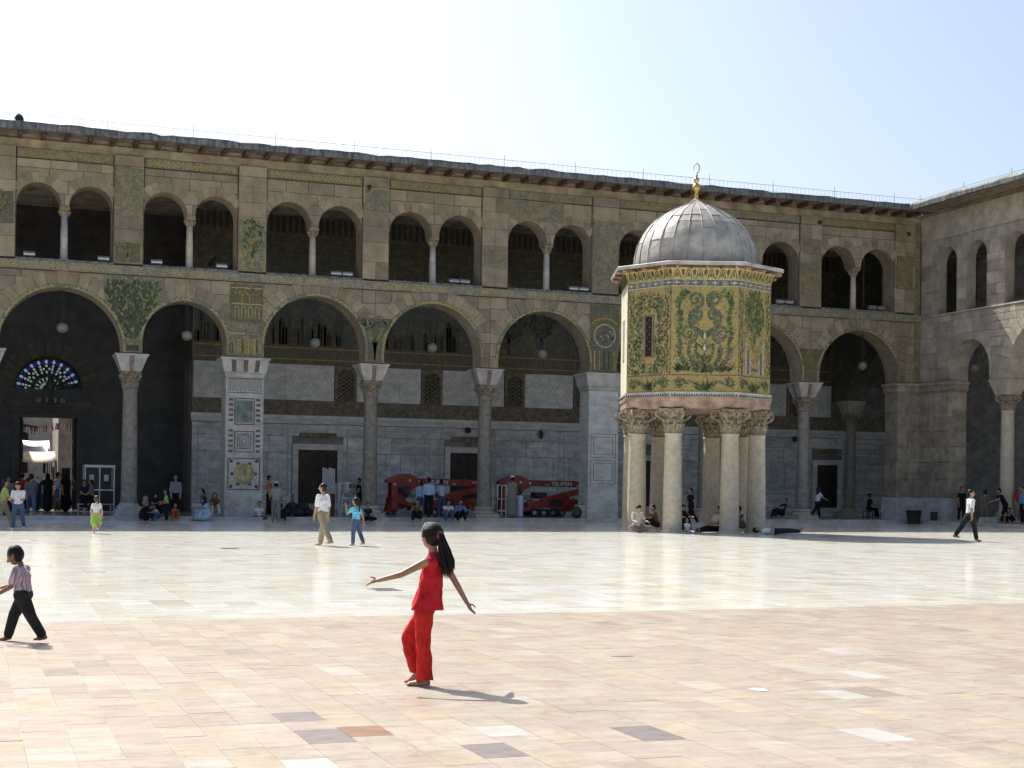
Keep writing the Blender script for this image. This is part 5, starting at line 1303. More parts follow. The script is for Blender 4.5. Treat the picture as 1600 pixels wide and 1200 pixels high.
def finish_people():
    dg = bpy.context.evaluated_depsgraph_get()
    made = []
    for o, *_ in PEOPLE: made.append(bpy.data.meshes.new_from_object(o.evaluated_get(dg)))
    for (o, pr, ells, mats, zmin, lie), me in zip(PEOPLE, made):
        o.modifiers.clear(); o.data = me
        n = len(me.polygons); c = np.empty(n * 3); me.polygons.foreach_get('center', c); c = c.reshape(-1, 3).copy()
        c[:, 2] += zmin
        if lie: c = np.stack([-c[:, 0], c[:, 2], c[:, 1]], 1)
        best = np.full(n, 1e9); idx = np.zeros(n, int); tags = []
        def slot(tg):
            if tg not in tags: tags.append(tg)
            return tags.index(tg)
        for a, b, ra, rb, fl, tg in pr:
            a_, b_ = np.array(a), np.array(b); d = b_ - a_; L2 = max(1e-9, d @ d)
            t = np.clip(((c - a_) @ d) / L2, 0, 1); q = c - a_ - t[:, None] * d
            side = 0 if abs(d[0]) < .9 * math.sqrt(L2) else 1
            q[:, side] /= fl
            dist = np.linalg.norm(q, axis=1) - (ra + (rb - ra) * t)
            m = dist < best; best[m] = dist[m]; idx[m] = slot(tg)
        for cc_, r, tg in ells:
            q = (c - np.array(cc_)) / np.array(r); dist = (np.linalg.norm(q, axis=1) - 1) * min(r) - (.002 if tg in ('hair', 'cap', 'scarf') else 0)
            m = dist < best; best[m] = dist[m]; idx[m] = slot(tg)
        me.materials.clear()
        for tg in tags: me.materials.append(mats.get(tg) or SKIN)
        me.polygons.foreach_set('material_index', idx.astype(np.int32)); me.polygons.foreach_set('use_smooth', np.ones(n, bool)); me.update()
FV, RV = math.atan2(fwd.y, fwd.x), math.atan2(rgt0.y, rgt0.x)       # headings: away from the camera, to the picture's right
LEFT_ = RV + PI; BACK = FV + PI
c_white, c_cream, c_grey, c_black, c_jean, c_khaki, c_navy, c_brown = fabric((.68, .68, .70)), fabric((.55, .50, .40)), fabric((.22, .21, .20)), fabric((.014, .014, .016)), fabric((.07, .11, .19)), fabric((.30, .245, .16)), fabric((.02, .03, .06)), fabric((.12, .075, .05))
c_blue, c_cyan, c_red, c_orange, c_yellow, c_green, c_plaid, c_stripe = fabric((.14, .24, .48)), fabric((.16, .50, .70)), fabric((.42, .035, .035)), fabric((.45, .12, .04)), fabric((.45, .47, .16)), fabric((.30, .46, .08)), fabric((.17, .30, .55), ((.5, .55, .62), 16, 2)), fabric((.05, .05, .06), ((.5, .5, .5), 22, 0))
c_olive, c_beige, c_sky, c_pinkstripe, c_brownstripe = fabric((.15, .14, .09)), fabric((.36, .33, .27)), fabric((.42, .52, .68)), fabric((.50, .42, .46), ((.26, .18, .24), 34, 0)), fabric((.20, .10, .06), ((.06, .12, .24), 7, 2))
c_trouser = fabric((.028, .027, .027))
# --- the six in the sun
person('walking man in a white short-sleeved shirt and khaki trousers', 8.46, -24.58, 0, FV + 1.0, 1.64, 'walk2', c_white, c_khaki, hair=HAIR, sleeve=.8, voxel=.008, bulk=1.05, mods=dict(turn=.35, tL=(-.42, .10), kL=.15, tR=(.30, .10), kR=.04, aL=(.1, .16), eL=.25, aR=(-.1, .12), eR=.15))
person('girl in a bright blue t-shirt and jeans with a ponytail', 9.32, -24.6, 0, FV + .95, 1.24, 'walk', c_cyan, c_jean, sleeve=.55, voxel=.007, child=True, tail=True, mods=dict(tL=(.12, .03), kL=.1, tR=(-.2, .02), kR=.25, aL=(.9, .2), eL=2.0, aR=(-.35, .35), eR=.15))
person('little girl in a white blouse and green flared skirt', 3.54, -15.9, 0, FV + .15, 1.13, 'walk', fabric((.70, .62, .66)), None, skirt=c_green, skin=SKIN_L, hair=M('hair_brown', (.06, .03, .018), .5, .3, 30, objc=True), shoes=c_white, sleeve=.45, voxel=.007, child=True, mods=dict(tL=(.1, .03), kL=.05, tR=(-.25, .05), kR=.7, aL=(.1, .3), eL=.3, aR=(-.1, .3), eR=.3))
person('barefoot man in a white shirt and black trousers striding away', 30.1, -22.35, 0, RV + .12, 1.70, 'walk', c_white, c_trouser, sleeve=.75, voxel=.008, mods=dict(turn=-.6, tL=(-.52, .02), kL=.12, tR=(.28, .02), kR=.08, aL=(.15, .1), eL=.2, aR=(-.2, .12), eR=.25))
def eyes(o, H, hc, hf, hu, hr, hd):
    for s in (-1, 1):
        b = MB(); b.ell(hc + hf * hd * .80 + hr * s * hd * .3 + hu * hd * .02, (hd * .10, hd * .06, hd * .07), 8, 6); build(b, 'eye', 'eye_dark', o, True)
# the boy: striped shirt, dark baggy trousers, looking down at his hands
bo_ = person('small boy in a striped purple shirt and dark trousers', .50, -46.1, 0, LEFT_ - .05, .97, 'walk', c_pinkstripe, c_trouser, skin=SKIN_D, sleeve=.72, voxel=.0055, child=True, bulk=1.24, headscale=1.14, mods=dict(lean=.10, head=.55, tL=(-.45, .03), kL=.12, tR=(.50, .04), kR=.22, aL=(.30, .12), eL=.75, aR=(.45, .12), eR=.9))
# the girl in red, built limb by limb (x to her right, y ahead, z up)
FOLDS = bpy.data.textures.new('folds', 'CLOUDS'); FOLDS.noise_scale = .055; FOLDS.noise_depth = 2
def red_girl():
    H = 1.0
    pr, ells = [], []
    def cap(a, b, ra, rb, tg='skin', fl=1.0): pr.append((Vector(a), Vector(b), ra, rb, fl, tg))
    hc = V(0, -.050, 1.185); hd = .098
    hf = V(.50, .86, -.08).normalized(); hu = V(.0, .10, 1).normalized(); hf = (hf - hu * hf.dot(hu)).normalized(); hr = hf.cross(hu)
    ells += [(hc, (hd * .76, hd * .82, hd * .98), 'skin'), (hc - hu * hd * .45 + hf * hd * .28, (hd * .50, hd * .52, hd * .52), 'skin')]
    cap(hc + hf * hd * .8, hc + hf * hd * 1.0 - hu * hd * .22, .009, .014)
    for s in (-1, 1): ells.append((hc + hr * s * hd * .76 - hf * hd * .06 - hu * hd * .1, (.010, .02, .027), 'skin'))
    cap((0, -.075, 1.0), (0, -.06, 1.10), .042, .036)
    # arms: left reaches ahead, right trails behind
    def arm(sh, el, wr, spread, sgn):
        sh, el, wr = Vector(sh), Vector(el), Vector(wr)
        cap(sh, el, .034, .025); cap(el, wr, .026, .0175)
        e = (wr - el).normalized(); up_ = V(0, 0, 1); sd_ = e.cross(up_).normalized(); n_ = sd_.cross(e)
        pm = wr + e * .055
        for q in (-1, 0, 1): cap(wr + sd_ * q * .006, pm + sd_ * q * .015, .013, .0125)
        for q in range(4):
            b0 = pm + sd_ * (q - 1.5) * .0135; L = (.046, .056, .053, .042)[q]; d = (e + sd_ * (q - 1.5) * spread).normalized()
            k1 = b0 + d * L * .5 - n_ * .004 * sgn; k2 = k1 + (d - n_ * .45 * sgn).normalized() * L * .5
            cap(b0, k1, .0072, .0068); cap(k1, k2, .0066, .0052)
        b0 = wr + e * .018 + n_ * .012; k1 = b0 + (e * .7 + n_ * .7) * .034; cap(b0, k1, .0085, .0075); cap(k1, k1 + (e * .9 + n_ * .25) * .024, .0072, .0058)
    arm((-.125, -.035, .985), (-.20, .135, .89), (-.215, .315, .84), .10, 1)
    arm((.125, -.115, .985), (.14, -.225, .80), (.145, -.31, .655), .28, -1)
    # feet: left stands flat, right has its heel up behind
    cap((-.05, -.03, .10), (-.05, -.03, .045), .028, .028); cap((-.05, -.045, .028), (-.05, .03, .026), .026, .026); cap((-.05, .03, .024), (-.055, .10, .017), .027, .017, 'skin', 1.3)
    for q in range(5): cap((-.05 + (q - 2) * .014, .10, .014), (-.052 + (q - 2) * .015, .128 - abs(q - 3) * .006, .011), .010, .008)
    cap((.05, .06, .15), (.05, .075, .085), .027, .025); cap((.05, .07, .075), (.052, .125, .030), .024, .026); cap((.052, .125, .028), (.054, .165, .016), .024, .014, 'skin', 1.3)
    # body under the clothes
    cap((0, -.01, .60), (0, -.04, .80), .075, .072, 'tunic', 1.3); cap((0, -.04, .80), (0, -.07, .97), .075, .055, 'tunic', 1.5); cap((-.10, -.05, .985), (.10, -.10, .985), .040, .040, 'tunic')
    cap((-.05, .0, .60), (-.05, -.004, .34), .05, .04, 'pants'); cap((-.05, 0, .34), (-.05, -.02, .1), .042, .03, 'pants'); cap((.05, .02, .60), (.05, .15, .388), .05, .04, 'pants'); cap((.05, .15, .388), (.05, .07, .14), .038, .03, 'pants')
    red = fabric((.50, .02, .03)); red2 = fabric((.55, .028, .022))
    for q_ in (red, red2):
        for nd_ in q_.node_tree.nodes:
            if nd_.type == 'BUMP': nd_.inputs['Distance'].default_value = .02; nd_.inputs['Height'].links[0].from_node.inputs['Scale'].default_value = 11
    f = LEFT_ - .22
    o = finish('barefoot girl in a red sleeveless tunic and red trousers, arms swinging', 3.40, -50.12, 0, f, 1.0, pr, ells, {'skin': SKIN, 'tunic': red, 'pants': red2}, .0048, None, None, 'person')
    def loft(name, rings, mat, n=40, wr=0.0, wf=5, thick=None):
        b = MB(); rows = []
        for i, (c, rx, ry, ph) in enumerate(rings):
            row = []
            for j in range(n):
                a = 2 * PI * j / n
                w = 1 + wr * (i / (len(rings) - 1)) * math.sin(wf * a + ph) + wr * .5 * math.sin(2.3 * wf * a + 2.1 * i)
                w += wr * .28 * math.sin(11 * a + 38 * c[2]) + wr * .22 * math.sin(17 * a - 61 * c[2] + ph)
                row.append((c[0] + rx * w * math.cos(a), c[1] + ry * w * math.sin(a), c[2] + wr * .06 * math.sin(3 * a + ph)))
            rows.append(row)
        b.grid(rows, 0)
        q = build(b, name, [mat], o, True)
        sd2 = q.modifiers.new('sub', 'SUBSURF'); sd2.levels = 2; sd2.render_levels = 2
        dm = q.modifiers.new('folds', 'DISPLACE'); dm.texture = FOLDS; dm.texture_coords = 'LOCAL'; dm.strength = .022; dm.mid_level = .5
        so_ = q.modifiers.new('sol', 'SOLIDIFY'); so_.thickness = .004
        return q
    loft('tunic', [((0, -.08, 1.062), .046, .046, 0), ((0, -.075, 1.03), .060, .056, 0), ((0, -.072, 1.005), .108, .066, .1), ((0, -.07, .975), .128, .074, .2), ((0, -.064, .93), .112, .082, .4), ((0, -.056, .87), .106, .086, .7), ((0, -.045, .79), .102, .088, 1), ((0, -.03, .71), .116, .102, 1.3), ((0, -.022, .65), .128, .116, 1.6), ((0, -.018, .605), .138, .124, 1.9)], red, 60, .045, 5)
    loft('trouser_leg', [((-.045, -.012, .68), .050, .066, 0), ((-.05, -.010, .585), .064, .072, .5), ((-.052, -.008, .45), .056, .062, 1), ((-.052, -.006, .345), .050, .054, 1.4), ((-.052, -.014, .25), .050, .054, 1.8), ((-.052, -.020, .15), .054, .060, 2.2), ((-.052, -.022, .055), .060, .070, 2.6)], red2, 32, .05, 4)
    loft('trouser_leg', [((.045, -.012, .68), .050, .060, 0), ((.05, .022, .585), .062, .068, .4), ((.05, .085, .475), .056, .060, .9), ((.05, .150, .388), .050, .056, 1.3), ((.05, .138, .30), .048, .052, 1.8), ((.05, .100, .19), .050, .054, 2.2), ((.05, .070, .10), .054, .058, 2.6)], red2, 32, .05, 4)
    # hair: cap, ponytail of overlapping locks, tie and band
    b = MB(); b.ell(hc + hu * hd * .16 - hf * hd * .20, (hd * .86, hd * .90, hd * .98), 22, 14, 0); b.ell(hc + hf * hd * .28 + hu * hd * .30, (hd * .74, hd * .62, hd * .74), 18, 12)
    q = build(b, 'hair', [HAIR], o, True)
    tie = hc - hf * hd * 1.02 + hu * hd * .05
    b = MB(); c0 = hc + hu * hd * .16 - hf * hd * .12
    for k in range(170):                                            # combed strands from the hairline to the tie
        th = R.uniform(-1.75, 1.75); st_ = (hu * math.cos(th) + hr * math.sin(th)).normalized(); fr0 = R.uniform(-.35, .75)
        pts = []
        for i in range(7):
            q_ = i / 6; d = (hf * (fr0 * (1 - q_) - .98 * q_) + st_ * (1 - q_ * .96) + hu * .03).normalized()
            pts.append(c0 + hr * d.dot(hr) * hd * .885 + hf * d.dot(hf) * hd * .93 + hu * d.dot(hu) * hd * 1.0)
        b.tube(pts, [.0025, .0035, .0035, .0035, .0035, .003, .002], 4)
    build(b, 'hair_strands', [HAIR], o, True, kind='stuff')
    b = MB()
    for k in range(80):
        a = k * 2.4; r0 = .021 * math.sqrt((k + .5) / 80); ox, oy = math.cos(a), math.sin(a); L = R.uniform(.78, 1.1)
        pts = [tie + V(ox * r0, oy * r0, .02), tie + V(ox * r0 * 1.4, oy * r0 * 1.4 - .016, -.05 * L), tie + V(ox * r0 * 2.2, oy * r0 * 2.4 - .034, -.13 * L), tie + V(ox * r0 * 2.6, oy * r0 * 3.0 - .052, -.22 * L), tie + V(ox * r0 * 2.3, oy * r0 * 2.6 - .066, -.31 * L)]
        pts = [p_ + V(R.gauss(0, .0025), R.gauss(0, .0025), 0) for p_ in pts]; b.tube(pts, [.007, .0075, .0075, .006, .0015], 5)
    build(b, 'ponytail', [HAIR], o, True)
    b = MB(); b.tube([tie + (hr * math.cos(t * PI / 6) + hu * math.sin(t * PI / 6)) * .026 for t in range(13)], .012, 8); build(b, 'hair_tie', 'hair_tie', o, True)
    b = MB(); b.tube([hc + (hr * math.cos(t * PI / 16) * hd * .86 + hu * math.sin(t * PI / 16) * hd * 1.17) + hf * hd * .22 for t in range(0, 17)], .006, 6); build(b, 'hairband', 'hairband', o, True)
    return o
red_girl()
# --- people in the shade (placed beside the step, columns and pavilion they stand or sit by)
E_, N_, W_, S_ = 0, PI / 2, PI, -PI / 2
def pp(label, x, y, z, f, H, pose, *a, **k): return person(label, x, y, z, f, H, pose, *a, **k)
pp('man in a yellow-green polo shirt walking past the gate arch', 1.04, -9.9, 0, E_ + .1, 1.66, 'walk', c_yellow, c_khaki, sleeve=.8)
pp('man in a white t-shirt and jeans walking beside the yellow-green polo', 1.42, -12.6, 0, S_ - .3, 1.58, 'walk2', c_white, c_jean, sleeve=.75, shoes=c_white, mods=dict(aL=(.4, .1), eL=1.2, aR=(.4, .1), eR=1.2, head=.5))
pp('person in a brown and blue striped shirt heading for the open gate', 2.25, -.4, .17, N_, 1.72, 'walk', c_brownstripe, c_jean, sleeve=.9)
pp('person in a pale shirt at the edge of the gateway crowd', 1.5, 3.5, .17, S_, 1.55, 'stand', c_grey, c_navy)
pp('woman in a long black robe standing in the gateway', 3.25, 7.6, .17, N_, 1.62, 'stand', robe=c_black, scarf=c_black, hood=True)
pp('taller woman in a long black robe by the right gate post', 4.05, 7.9, .17, N_ + .3, 1.68, 'walk', robe=c_black, scarf=c_black, hood=True)
pp('child in brown sitting low between the two black-robed women', 3.65, 7.2, .17, S_, 1.1, 'knees', c_brown, c_brown, child=True)
pp('man in a pale blue shirt standing out above the gateway crowd', 3.75, 9.4, .17, E_, 1.80, 'talk', c_sky, c_jean, hair=HAIR, sleeve=.7)
pp('person in a red top with a red cap in the gateway', 2.2, 8.6, .17, N_, 1.74, 'stand', c_red, c_black, cap=c_red)
pp('woman in dark clothes with white headscarf in the gateway', 2.9, 9.9, .17, S_, 1.62, 'walk', robe=c_navy, scarf=c_white)
pp('man in a brown shirt by the right gate post', 4.5, 9.2, .17, W_, 1.68, 'talk', c_brown, c_navy)
for i, (x, y, H, s, f, lb) in enumerate([(2.35, 15.2, 1.6, c_white, S_, 'woman with a white scarf in the sunlit street beyond the gate'), (2.75, 17.4, 1.7, c_beige, N_, 'man in a beige shirt walking away in the sunlit street'), (3.15, 16.0, 1.62, c_grey, S_, 'woman with grey scarf in the sunlit street behind the crowd'), (2.5, 19.5, 1.72, c_white, N_, 'man in white far down the sunlit street'), (3.45, 14.3, 1.66, c_cream, S_, 'woman in cream entering the gate from the street'), (3.95, 15.0, 1.6, c_orange, W_, 'person in orange by the grey street pillar'), (3.0, 21.0, 1.7, c_sky, S_, 'person in light blue far down the sunlit street')]):
    pp(lb, x, y, .05, f, H, 'walk' if i % 2 else 'walk2', s, c_navy, scarf=(c_white if i in (0,) else c_grey) if i in (0, 2, 4) else None)
pp('person in a dark blue shirt on the bench beside the booth', 4.55, 4.2, .34, S_ + .5, 1.66, 'chair', c_navy, c_black)
pp('person in a grey shirt on the bench, nearer the booth glass', 4.95, 4.3, .34, W_, 1.66, 'chair', c_grey, c_black)
pp('woman in black crouching at the stepped column base', 6.55, -1.35, .0, S_, 1.6, 'knees', robe=c_black, scarf=c_grey)
pp('second woman in black, tucked behind the crouching one', 6.95, -0.5, .17, S_ + .4, 1.55, 'knees', robe=c_black, scarf=c_black)
pp('child in a yellow-green shirt and dark trousers standing near the stepped column', 7.35, -1.7, 0, W_, 1.28, 'talk', c_yellow, c_black, child=True, sleeve=.6)
pp('child in a pale blue top bending beside the yellow-green shirt', 7.08, -1.5, 0, W_ + .4, 1.15, 'squat', c_sky, c_jean, child=True)
pp('child in an orange top sitting on the step behind the yellow-green shirt', 7.74, -1.2, .0, S_, 1.15, 'knees', c_orange, c_orange, child=True)
pp('tall man in a black and white striped shirt in the dark recess', 8.12, 1.6, .17, S_, 1.72, 'stand', c_stripe, c_black, sleeve=1.6)
pp('girl in a green shirt standing by the marble wall', 9.14, 0.9, .17, W_, 1.12, 'stand', c_olive, c_black, child=True, tail=True)
pp('woman in a wide white dress sitting on the step left of the inlaid pier', 9.05, -1.2, 0, W_ + .3, 1.6, 'knees', robe=c_sky, scarf=c_navy)
pp('woman in brown sitting close against the inlaid pier', 9.42, -0.5, .17, S_, 1.6, 'knees', c_brown, c_cream, scarf=c_brown)
pp('boy in white sitting cross-legged at the foot of the inlaid pier', 11.24, -0.75, 0, S_ - .2, 1.35, 'cross', c_white, c_jean, child=True)
pp('man in an orange shirt standing behind the inlaid pier', 11.85, .3, .17, E_ - .4, 1.74, 'stand', c_orange, c_black)
pp('man in a beige shirt with a white cap beside the inlaid pier', 11.61, -2.4, 0, N_ - .3, 1.66, 'talk', c_beige, c_grey, cap=c_white, sleeve=.8)
pp('dark-clothed child crouching behind the white-capped man', 12.11, -1.2, 0, N_, 1.2, 'squat', c_black, c_black, child=True)
pp('boy in dark clothes sitting at the base of the column behind the blue girl', 15.7, -1.35, 0, S_, 1.35, 'cross', c_navy, c_black, child=True)
pp('man in a white shirt and black waistcoat working behind the lift platform', 16.1, 1.6, .17, W_, 1.7, 'talk', c_black, c_black, sleeve=.3)
pp('man in an olive shirt sitting on the step before the red lift', 17.94, -1.28, 0, S_ - .4, 1.68, 'knees', c_olive, c_black, mods=dict(lean=.5), sleeve=.6)
pp('man in a white t-shirt and jeans sitting on the step, middle of the three', 19.2, -1.3, 0, S_, 1.66, 'knees', c_white, c_jean, mods=dict(lean=.55), sleeve=.6)
pp('man in a blue shirt sitting on the step next to the column', 19.75, -1.3, 0, S_, 1.68, 'knees', c_blue, c_black, mods=dict(lean=.5), sleeve=1.6)
pp('person in a blue chequered shirt standing before the red lift', 18.62, 0.5, .17, N_, 1.62, 'stand', c_plaid, c_jean, sleeve=1.6)
pp('man in a plain blue shirt and black trousers before the red lift', 18.86, 0.15, .17, N_ - .2, 1.76, 'stand', c_sky, c_black, sleeve=1.6)
pp('man in a pale t-shirt leaning towards the red lift', 19.75, 1.1, .17, N_ + .5, 1.68, 'talk', c_sky, c_jean, sleeve=.6)
pp('man in a long grey robe with white cap before the second lift', 22.63, -0.2, .17, N_ + .2, 1.78, 'stand', robe=c_grey, cap=c_white)
pp('child in a pale blue robe beside the grey-robed man', 23.06, -0.05, .17, N_, 1.15, 'stand', robe=c_sky, child=True)
# around the pavilion
pp('man in a cream shirt reading cross-legged against the left pavilion column', 22.06, -14.4, 0, S_, 1.68, 'cross', c_cream, c_grey, sleeve=.7, mods=dict(head=.6))
pp('person in a brown shirt sitting with knees up between the front columns', 23.3, -13.5, 0, W_ - .2, 1.6, 'knees', c_brown, c_black, sleeve=.6)
pp('black-robed woman sitting on the ground under the pavilion', 24.36, -13.3, 0, S_, 1.6, 'knees', robe=c_black, scarf=c_black)
pp('teenager in black walking in the shade behind the pavilion', 29.32, -4.5, 0, W_, 1.66, 'walk', c_black, c_black, sleeve=.4)
pp('toddler in white and blue sitting at the front left pavilion column', 23.78, -14.95, 0, S_, .9, 'legs_out', c_white, c_sky, child=True)
pp('man in a cream shirt with outstretched black trousers leaning on a front column', 25.08, -14.75, 0, W_ + .05, 1.7, 'legs_out', c_cream, c_black, sleeve=.7)
pp('person in a striped top crouching by the right front column', 26.3, -14.4, 0, W_, 1.55, 'knees', c_stripe, c_olive, sleeve=.6)
pp('person in blue and white sitting behind the striped top', 27.15, -12.7, 0, W_, 1.55, 'knees', c_blue, c_navy, scarf=c_white)
pp('man in a white shirt lying on his back beside the pavilion', 26.5, -16.4, 0, RV + PI, 1.72, 'lie', c_white, c_navy, sleeve=.7)
pp('man in dark blue lying propped on the step near the far column', 36.4, -0.2, .17, W_, 1.65, 'knees', c_navy, c_black, mods=dict(lean=-.3))
pp('woman in a white blouse and black skirt carrying a bag past the far column', 38.6, 0.2, .17, E_, 1.6, 'lean', c_white, c_black, scarf=c_navy, mods=dict(lean=.1))
pp('man in dark clothes sitting on a stool at the far inner column', 42.86, 2.2, .17, E_ - .3, 1.66, 'chair', c_black, c_black)
pp('person in dark clothes half hidden behind the corner pier', 44.65, -2.9, .17, S_, 1.66, 'stand', c_black, c_black)
pp('man in dark clothes standing behind the striding man', 43.9, -5.6, 0, N_ - .6, 1.72, 'stand', c_olive, c_olive, sleeve=1.6)
pp('person in dark clothes leaning forward near the marble block', 44.3, -6.5, .17, W_ - .3, 1.7, 'lean', c_black, c_black)
pp('man in a red shirt in the side arcade', 45.1, -6.5, .17, S_ - .5, 1.72, 'stand', c_red, c_khaki, sleeve=.7)
pp('child crouching near the red shirt in the side arcade', 44.5, -6.8, .17, W_, 1.2, 'squat', c_olive, c_black, child=True)
pp('person in blue at the right end of the side arcade', 44.65, -7.3, .17, W_, 1.66, 'stand', c_blue, c_black, sleeve=1.6)
finish_people()
TEXTS = []
# ------------------------------------------------------------------ lamps
def globe(x, y, z, label, r=.225, root=None):
    t = thing('hanging_globe_lamp', label, 'lamp', (x, y, z), 0, 'globe lamps hanging in the arches')
    b = MB(); b.ell((0, 0, 0), (r, r, r * .96), 20, 14); build(b, 'globe', 'globe_glass', t, True)
    b = MB(); b.lathe([(.10, r * .9), (.10, r * .98), (.04, r * 1.1), (.02, r * 1.2)], 12); build(b, 'cap', 'iron', t)
    for s in (-1, 0, 1):
        b = MB(); b.tube([(s * .06, 0, r), (s * .02, 0, 14.64 - z)], .012, 5); build(b, 'chain', 'iron', t)
for x, z, lb in [(3.40, 7.75, 'the wide gate arch'), (8.37, 7.68, 'the narrow dark arch left of the inlaid pier'), (13.8, 7.62, 'the first arch right of the inlaid pier'), (19.05, 7.65, 'the arch above the first red lift'), (24.28, 7.6, 'the arch above the second red lift'), (41.3, 7.75, 'the last arch before the corner')]:
    globe(x, .55, z, 'frosted globe lamp hanging in ' + lb)
globe(45.6, -2.6, 7.6, 'frosted globe lamp hanging in the side arcade arch')
def lantern(x, lb, kind):
    t = thing('wall_lantern', lb, 'lamp', (x, 7.93, 0), 0, 'lamps along the marble back wall')
    if kind:
        b = MB(); b.box(-.03, -.02, 4.1, .03, .05, 4.5); b.tube([(0, 0, 4.46), (0, -.12, 4.5), (0, -.2, 4.42)], .014, 6); build(b, 'bracket', 'iron', t)
        b = MB(); b.lathe([(.03, 3.98), (.09, 4.05), (.12, 4.28), (.04, 4.40), (.015, 4.46)], 6, (0, -.2, 0)); build(b, 'lantern_body', 'iron', t)
    else:
        b = MB(); b.lathe([(.05, 0), (.14, .03), (.16, .12), (.1, .2)], 14); o = build(b, 'flood_head', 'iron', t, loc=(0, -.05, 4.3)); o.rotation_euler = (1.2, 0, 0)
        b = MB(); b.box(-.05, -.06, 4.3, .05, .05, 4.42); build(b, 'bracket', 'iron', t)
for x, lb, k in [(12.3, 'round black floodlight on the marble wall right of the inlaid pier', 0), (18.2, 'black carriage lantern on the wall right of the second column', 1), (23.2, 'round black floodlight above the door behind the third column', 0), (27.1, 'black carriage lantern on the wall left of the plain white pier', 1), (38.2, 'black carriage lantern on the wall right of the pavilion', 1), (41.9, 'round black floodlight on the wall near the corner', 0)]: lantern(x, lb, k)
ch = thing('chandelier', 'dark brass chandelier hanging before the stained glass fanlight', 'chandelier', (3.35, 8.0, 0))
b = MB(); b.lathe([(.03, 4.95), (.10, 5.05), (.05, 5.2), (.04, 5.45), (.10, 5.55), (.16, 5.72), (.24, 5.95), (.12, 6.1), (.04, 6.3)], 12); build(b, 'body', 'iron', ch, True)
b = MB(); b.tube([(0, 0, 6.3), (0, 0, 14.6)], .015, 5); build(b, 'chain', 'iron', ch)
for k in range(10):
    a = k * PI / 5; c, s = math.cos(a), math.sin(a)
    b = MB(); b.tube([(.15 * c, .15 * s, 5.2), (.4 * c, .4 * s, 5.02), (.58 * c, .58 * s, 5.08)], .018, 5); build(b, 'arm', 'iron', ch)
    b = MB(); b.lathe([(.03, 5.08), (.05, 5.14), (.035, 5.28), (.015, 5.30)], 8, (.58 * c, .58 * s, 0)); build(b, 'bulb_shade', 'globe_glass', ch)
# floodlights on the gallery sills and a few on the roof
def sill_light(x, lb, long=True):
    t = thing('sill_floodlight', lb, 'floodlight', (x, -.02, 10.42), 0, 'floodlights on the gallery sills')
    n = 2 if long else 1
    for k in range(n):
        b = MB(); b.tube([(k * .5, 0, .16), (k * .5 + .44, 0, .16)], .11, 12); build(b, 'housing', 'steel', t)
        b = MB(); b.box(k * .5 + .18, -.03, 0, k * .5 + .26, .06, .1); build(b, 'bracket', 'iron', t)
for x, lb, k in [(1.85, 'single white floodlight on the leftmost gallery sill', 0), (4.7, 'grey floodlight at the right end of the leftmost gallery sill', 0), (6.8, 'white floodlight on the sill of the second gallery bay', 0), (9.45, 'grey floodlight at the right of the second gallery bay', 0), (14.3, 'pair of tubular floodlights on the third gallery sill', 1), (19.6, 'pair of tubular floodlights on the fourth gallery sill', 1), (25.3, 'pair of tubular floodlights on the fifth gallery sill', 1), (36.0, 'pair of tubular floodlights on the sill right of the dome', 1), (41.2, 'pair of tubular floodlights on the last gallery sill', 1)]: sill_light(x, lb, k)
def wall_camera(x, z, lb):
    t = thing('security_camera', lb, 'camera', (x, -.16, z), 0, 'security cameras on the wall')
    b = MB(); b.ell((0, -.06, 0), (.09, .09, .1), 10, 8); build(b, 'dome', 'iron', t, True); b = MB(); b.box(-.05, -.02, .06, .05, .16, .12); build(b, 'mount', 'steel', t)
wall_camera(15.9, 14.35, 'small dark camera on the pilaster right of the third gallery bay'); wall_camera(38.3, 14.5, 'small dark camera high on the wall right of the dome'); wall_camera(43.4, 14.3, 'small dark camera high up in the corner')
t = thing('roof_floodlight', 'round dark floodlight standing on the roof edge at far left', 'floodlight', (1.6, -.5, 15.64))
b = MB(); b.lathe([(.07, -.08), (.165, 0), (.165, .06), (.04, .08)], 18); o = build(b, 'lamp_head', 'iron', t, loc=(0, 0, .17)); o.rotation_euler = (PI / 2, 0, .3)
b = MB(); b.box(-.185, -.02, 0, -.165, .02, .19); b.box(.165, -.02, 0, .185, .02, .19); build(b, 'bracket', 'iron', t)
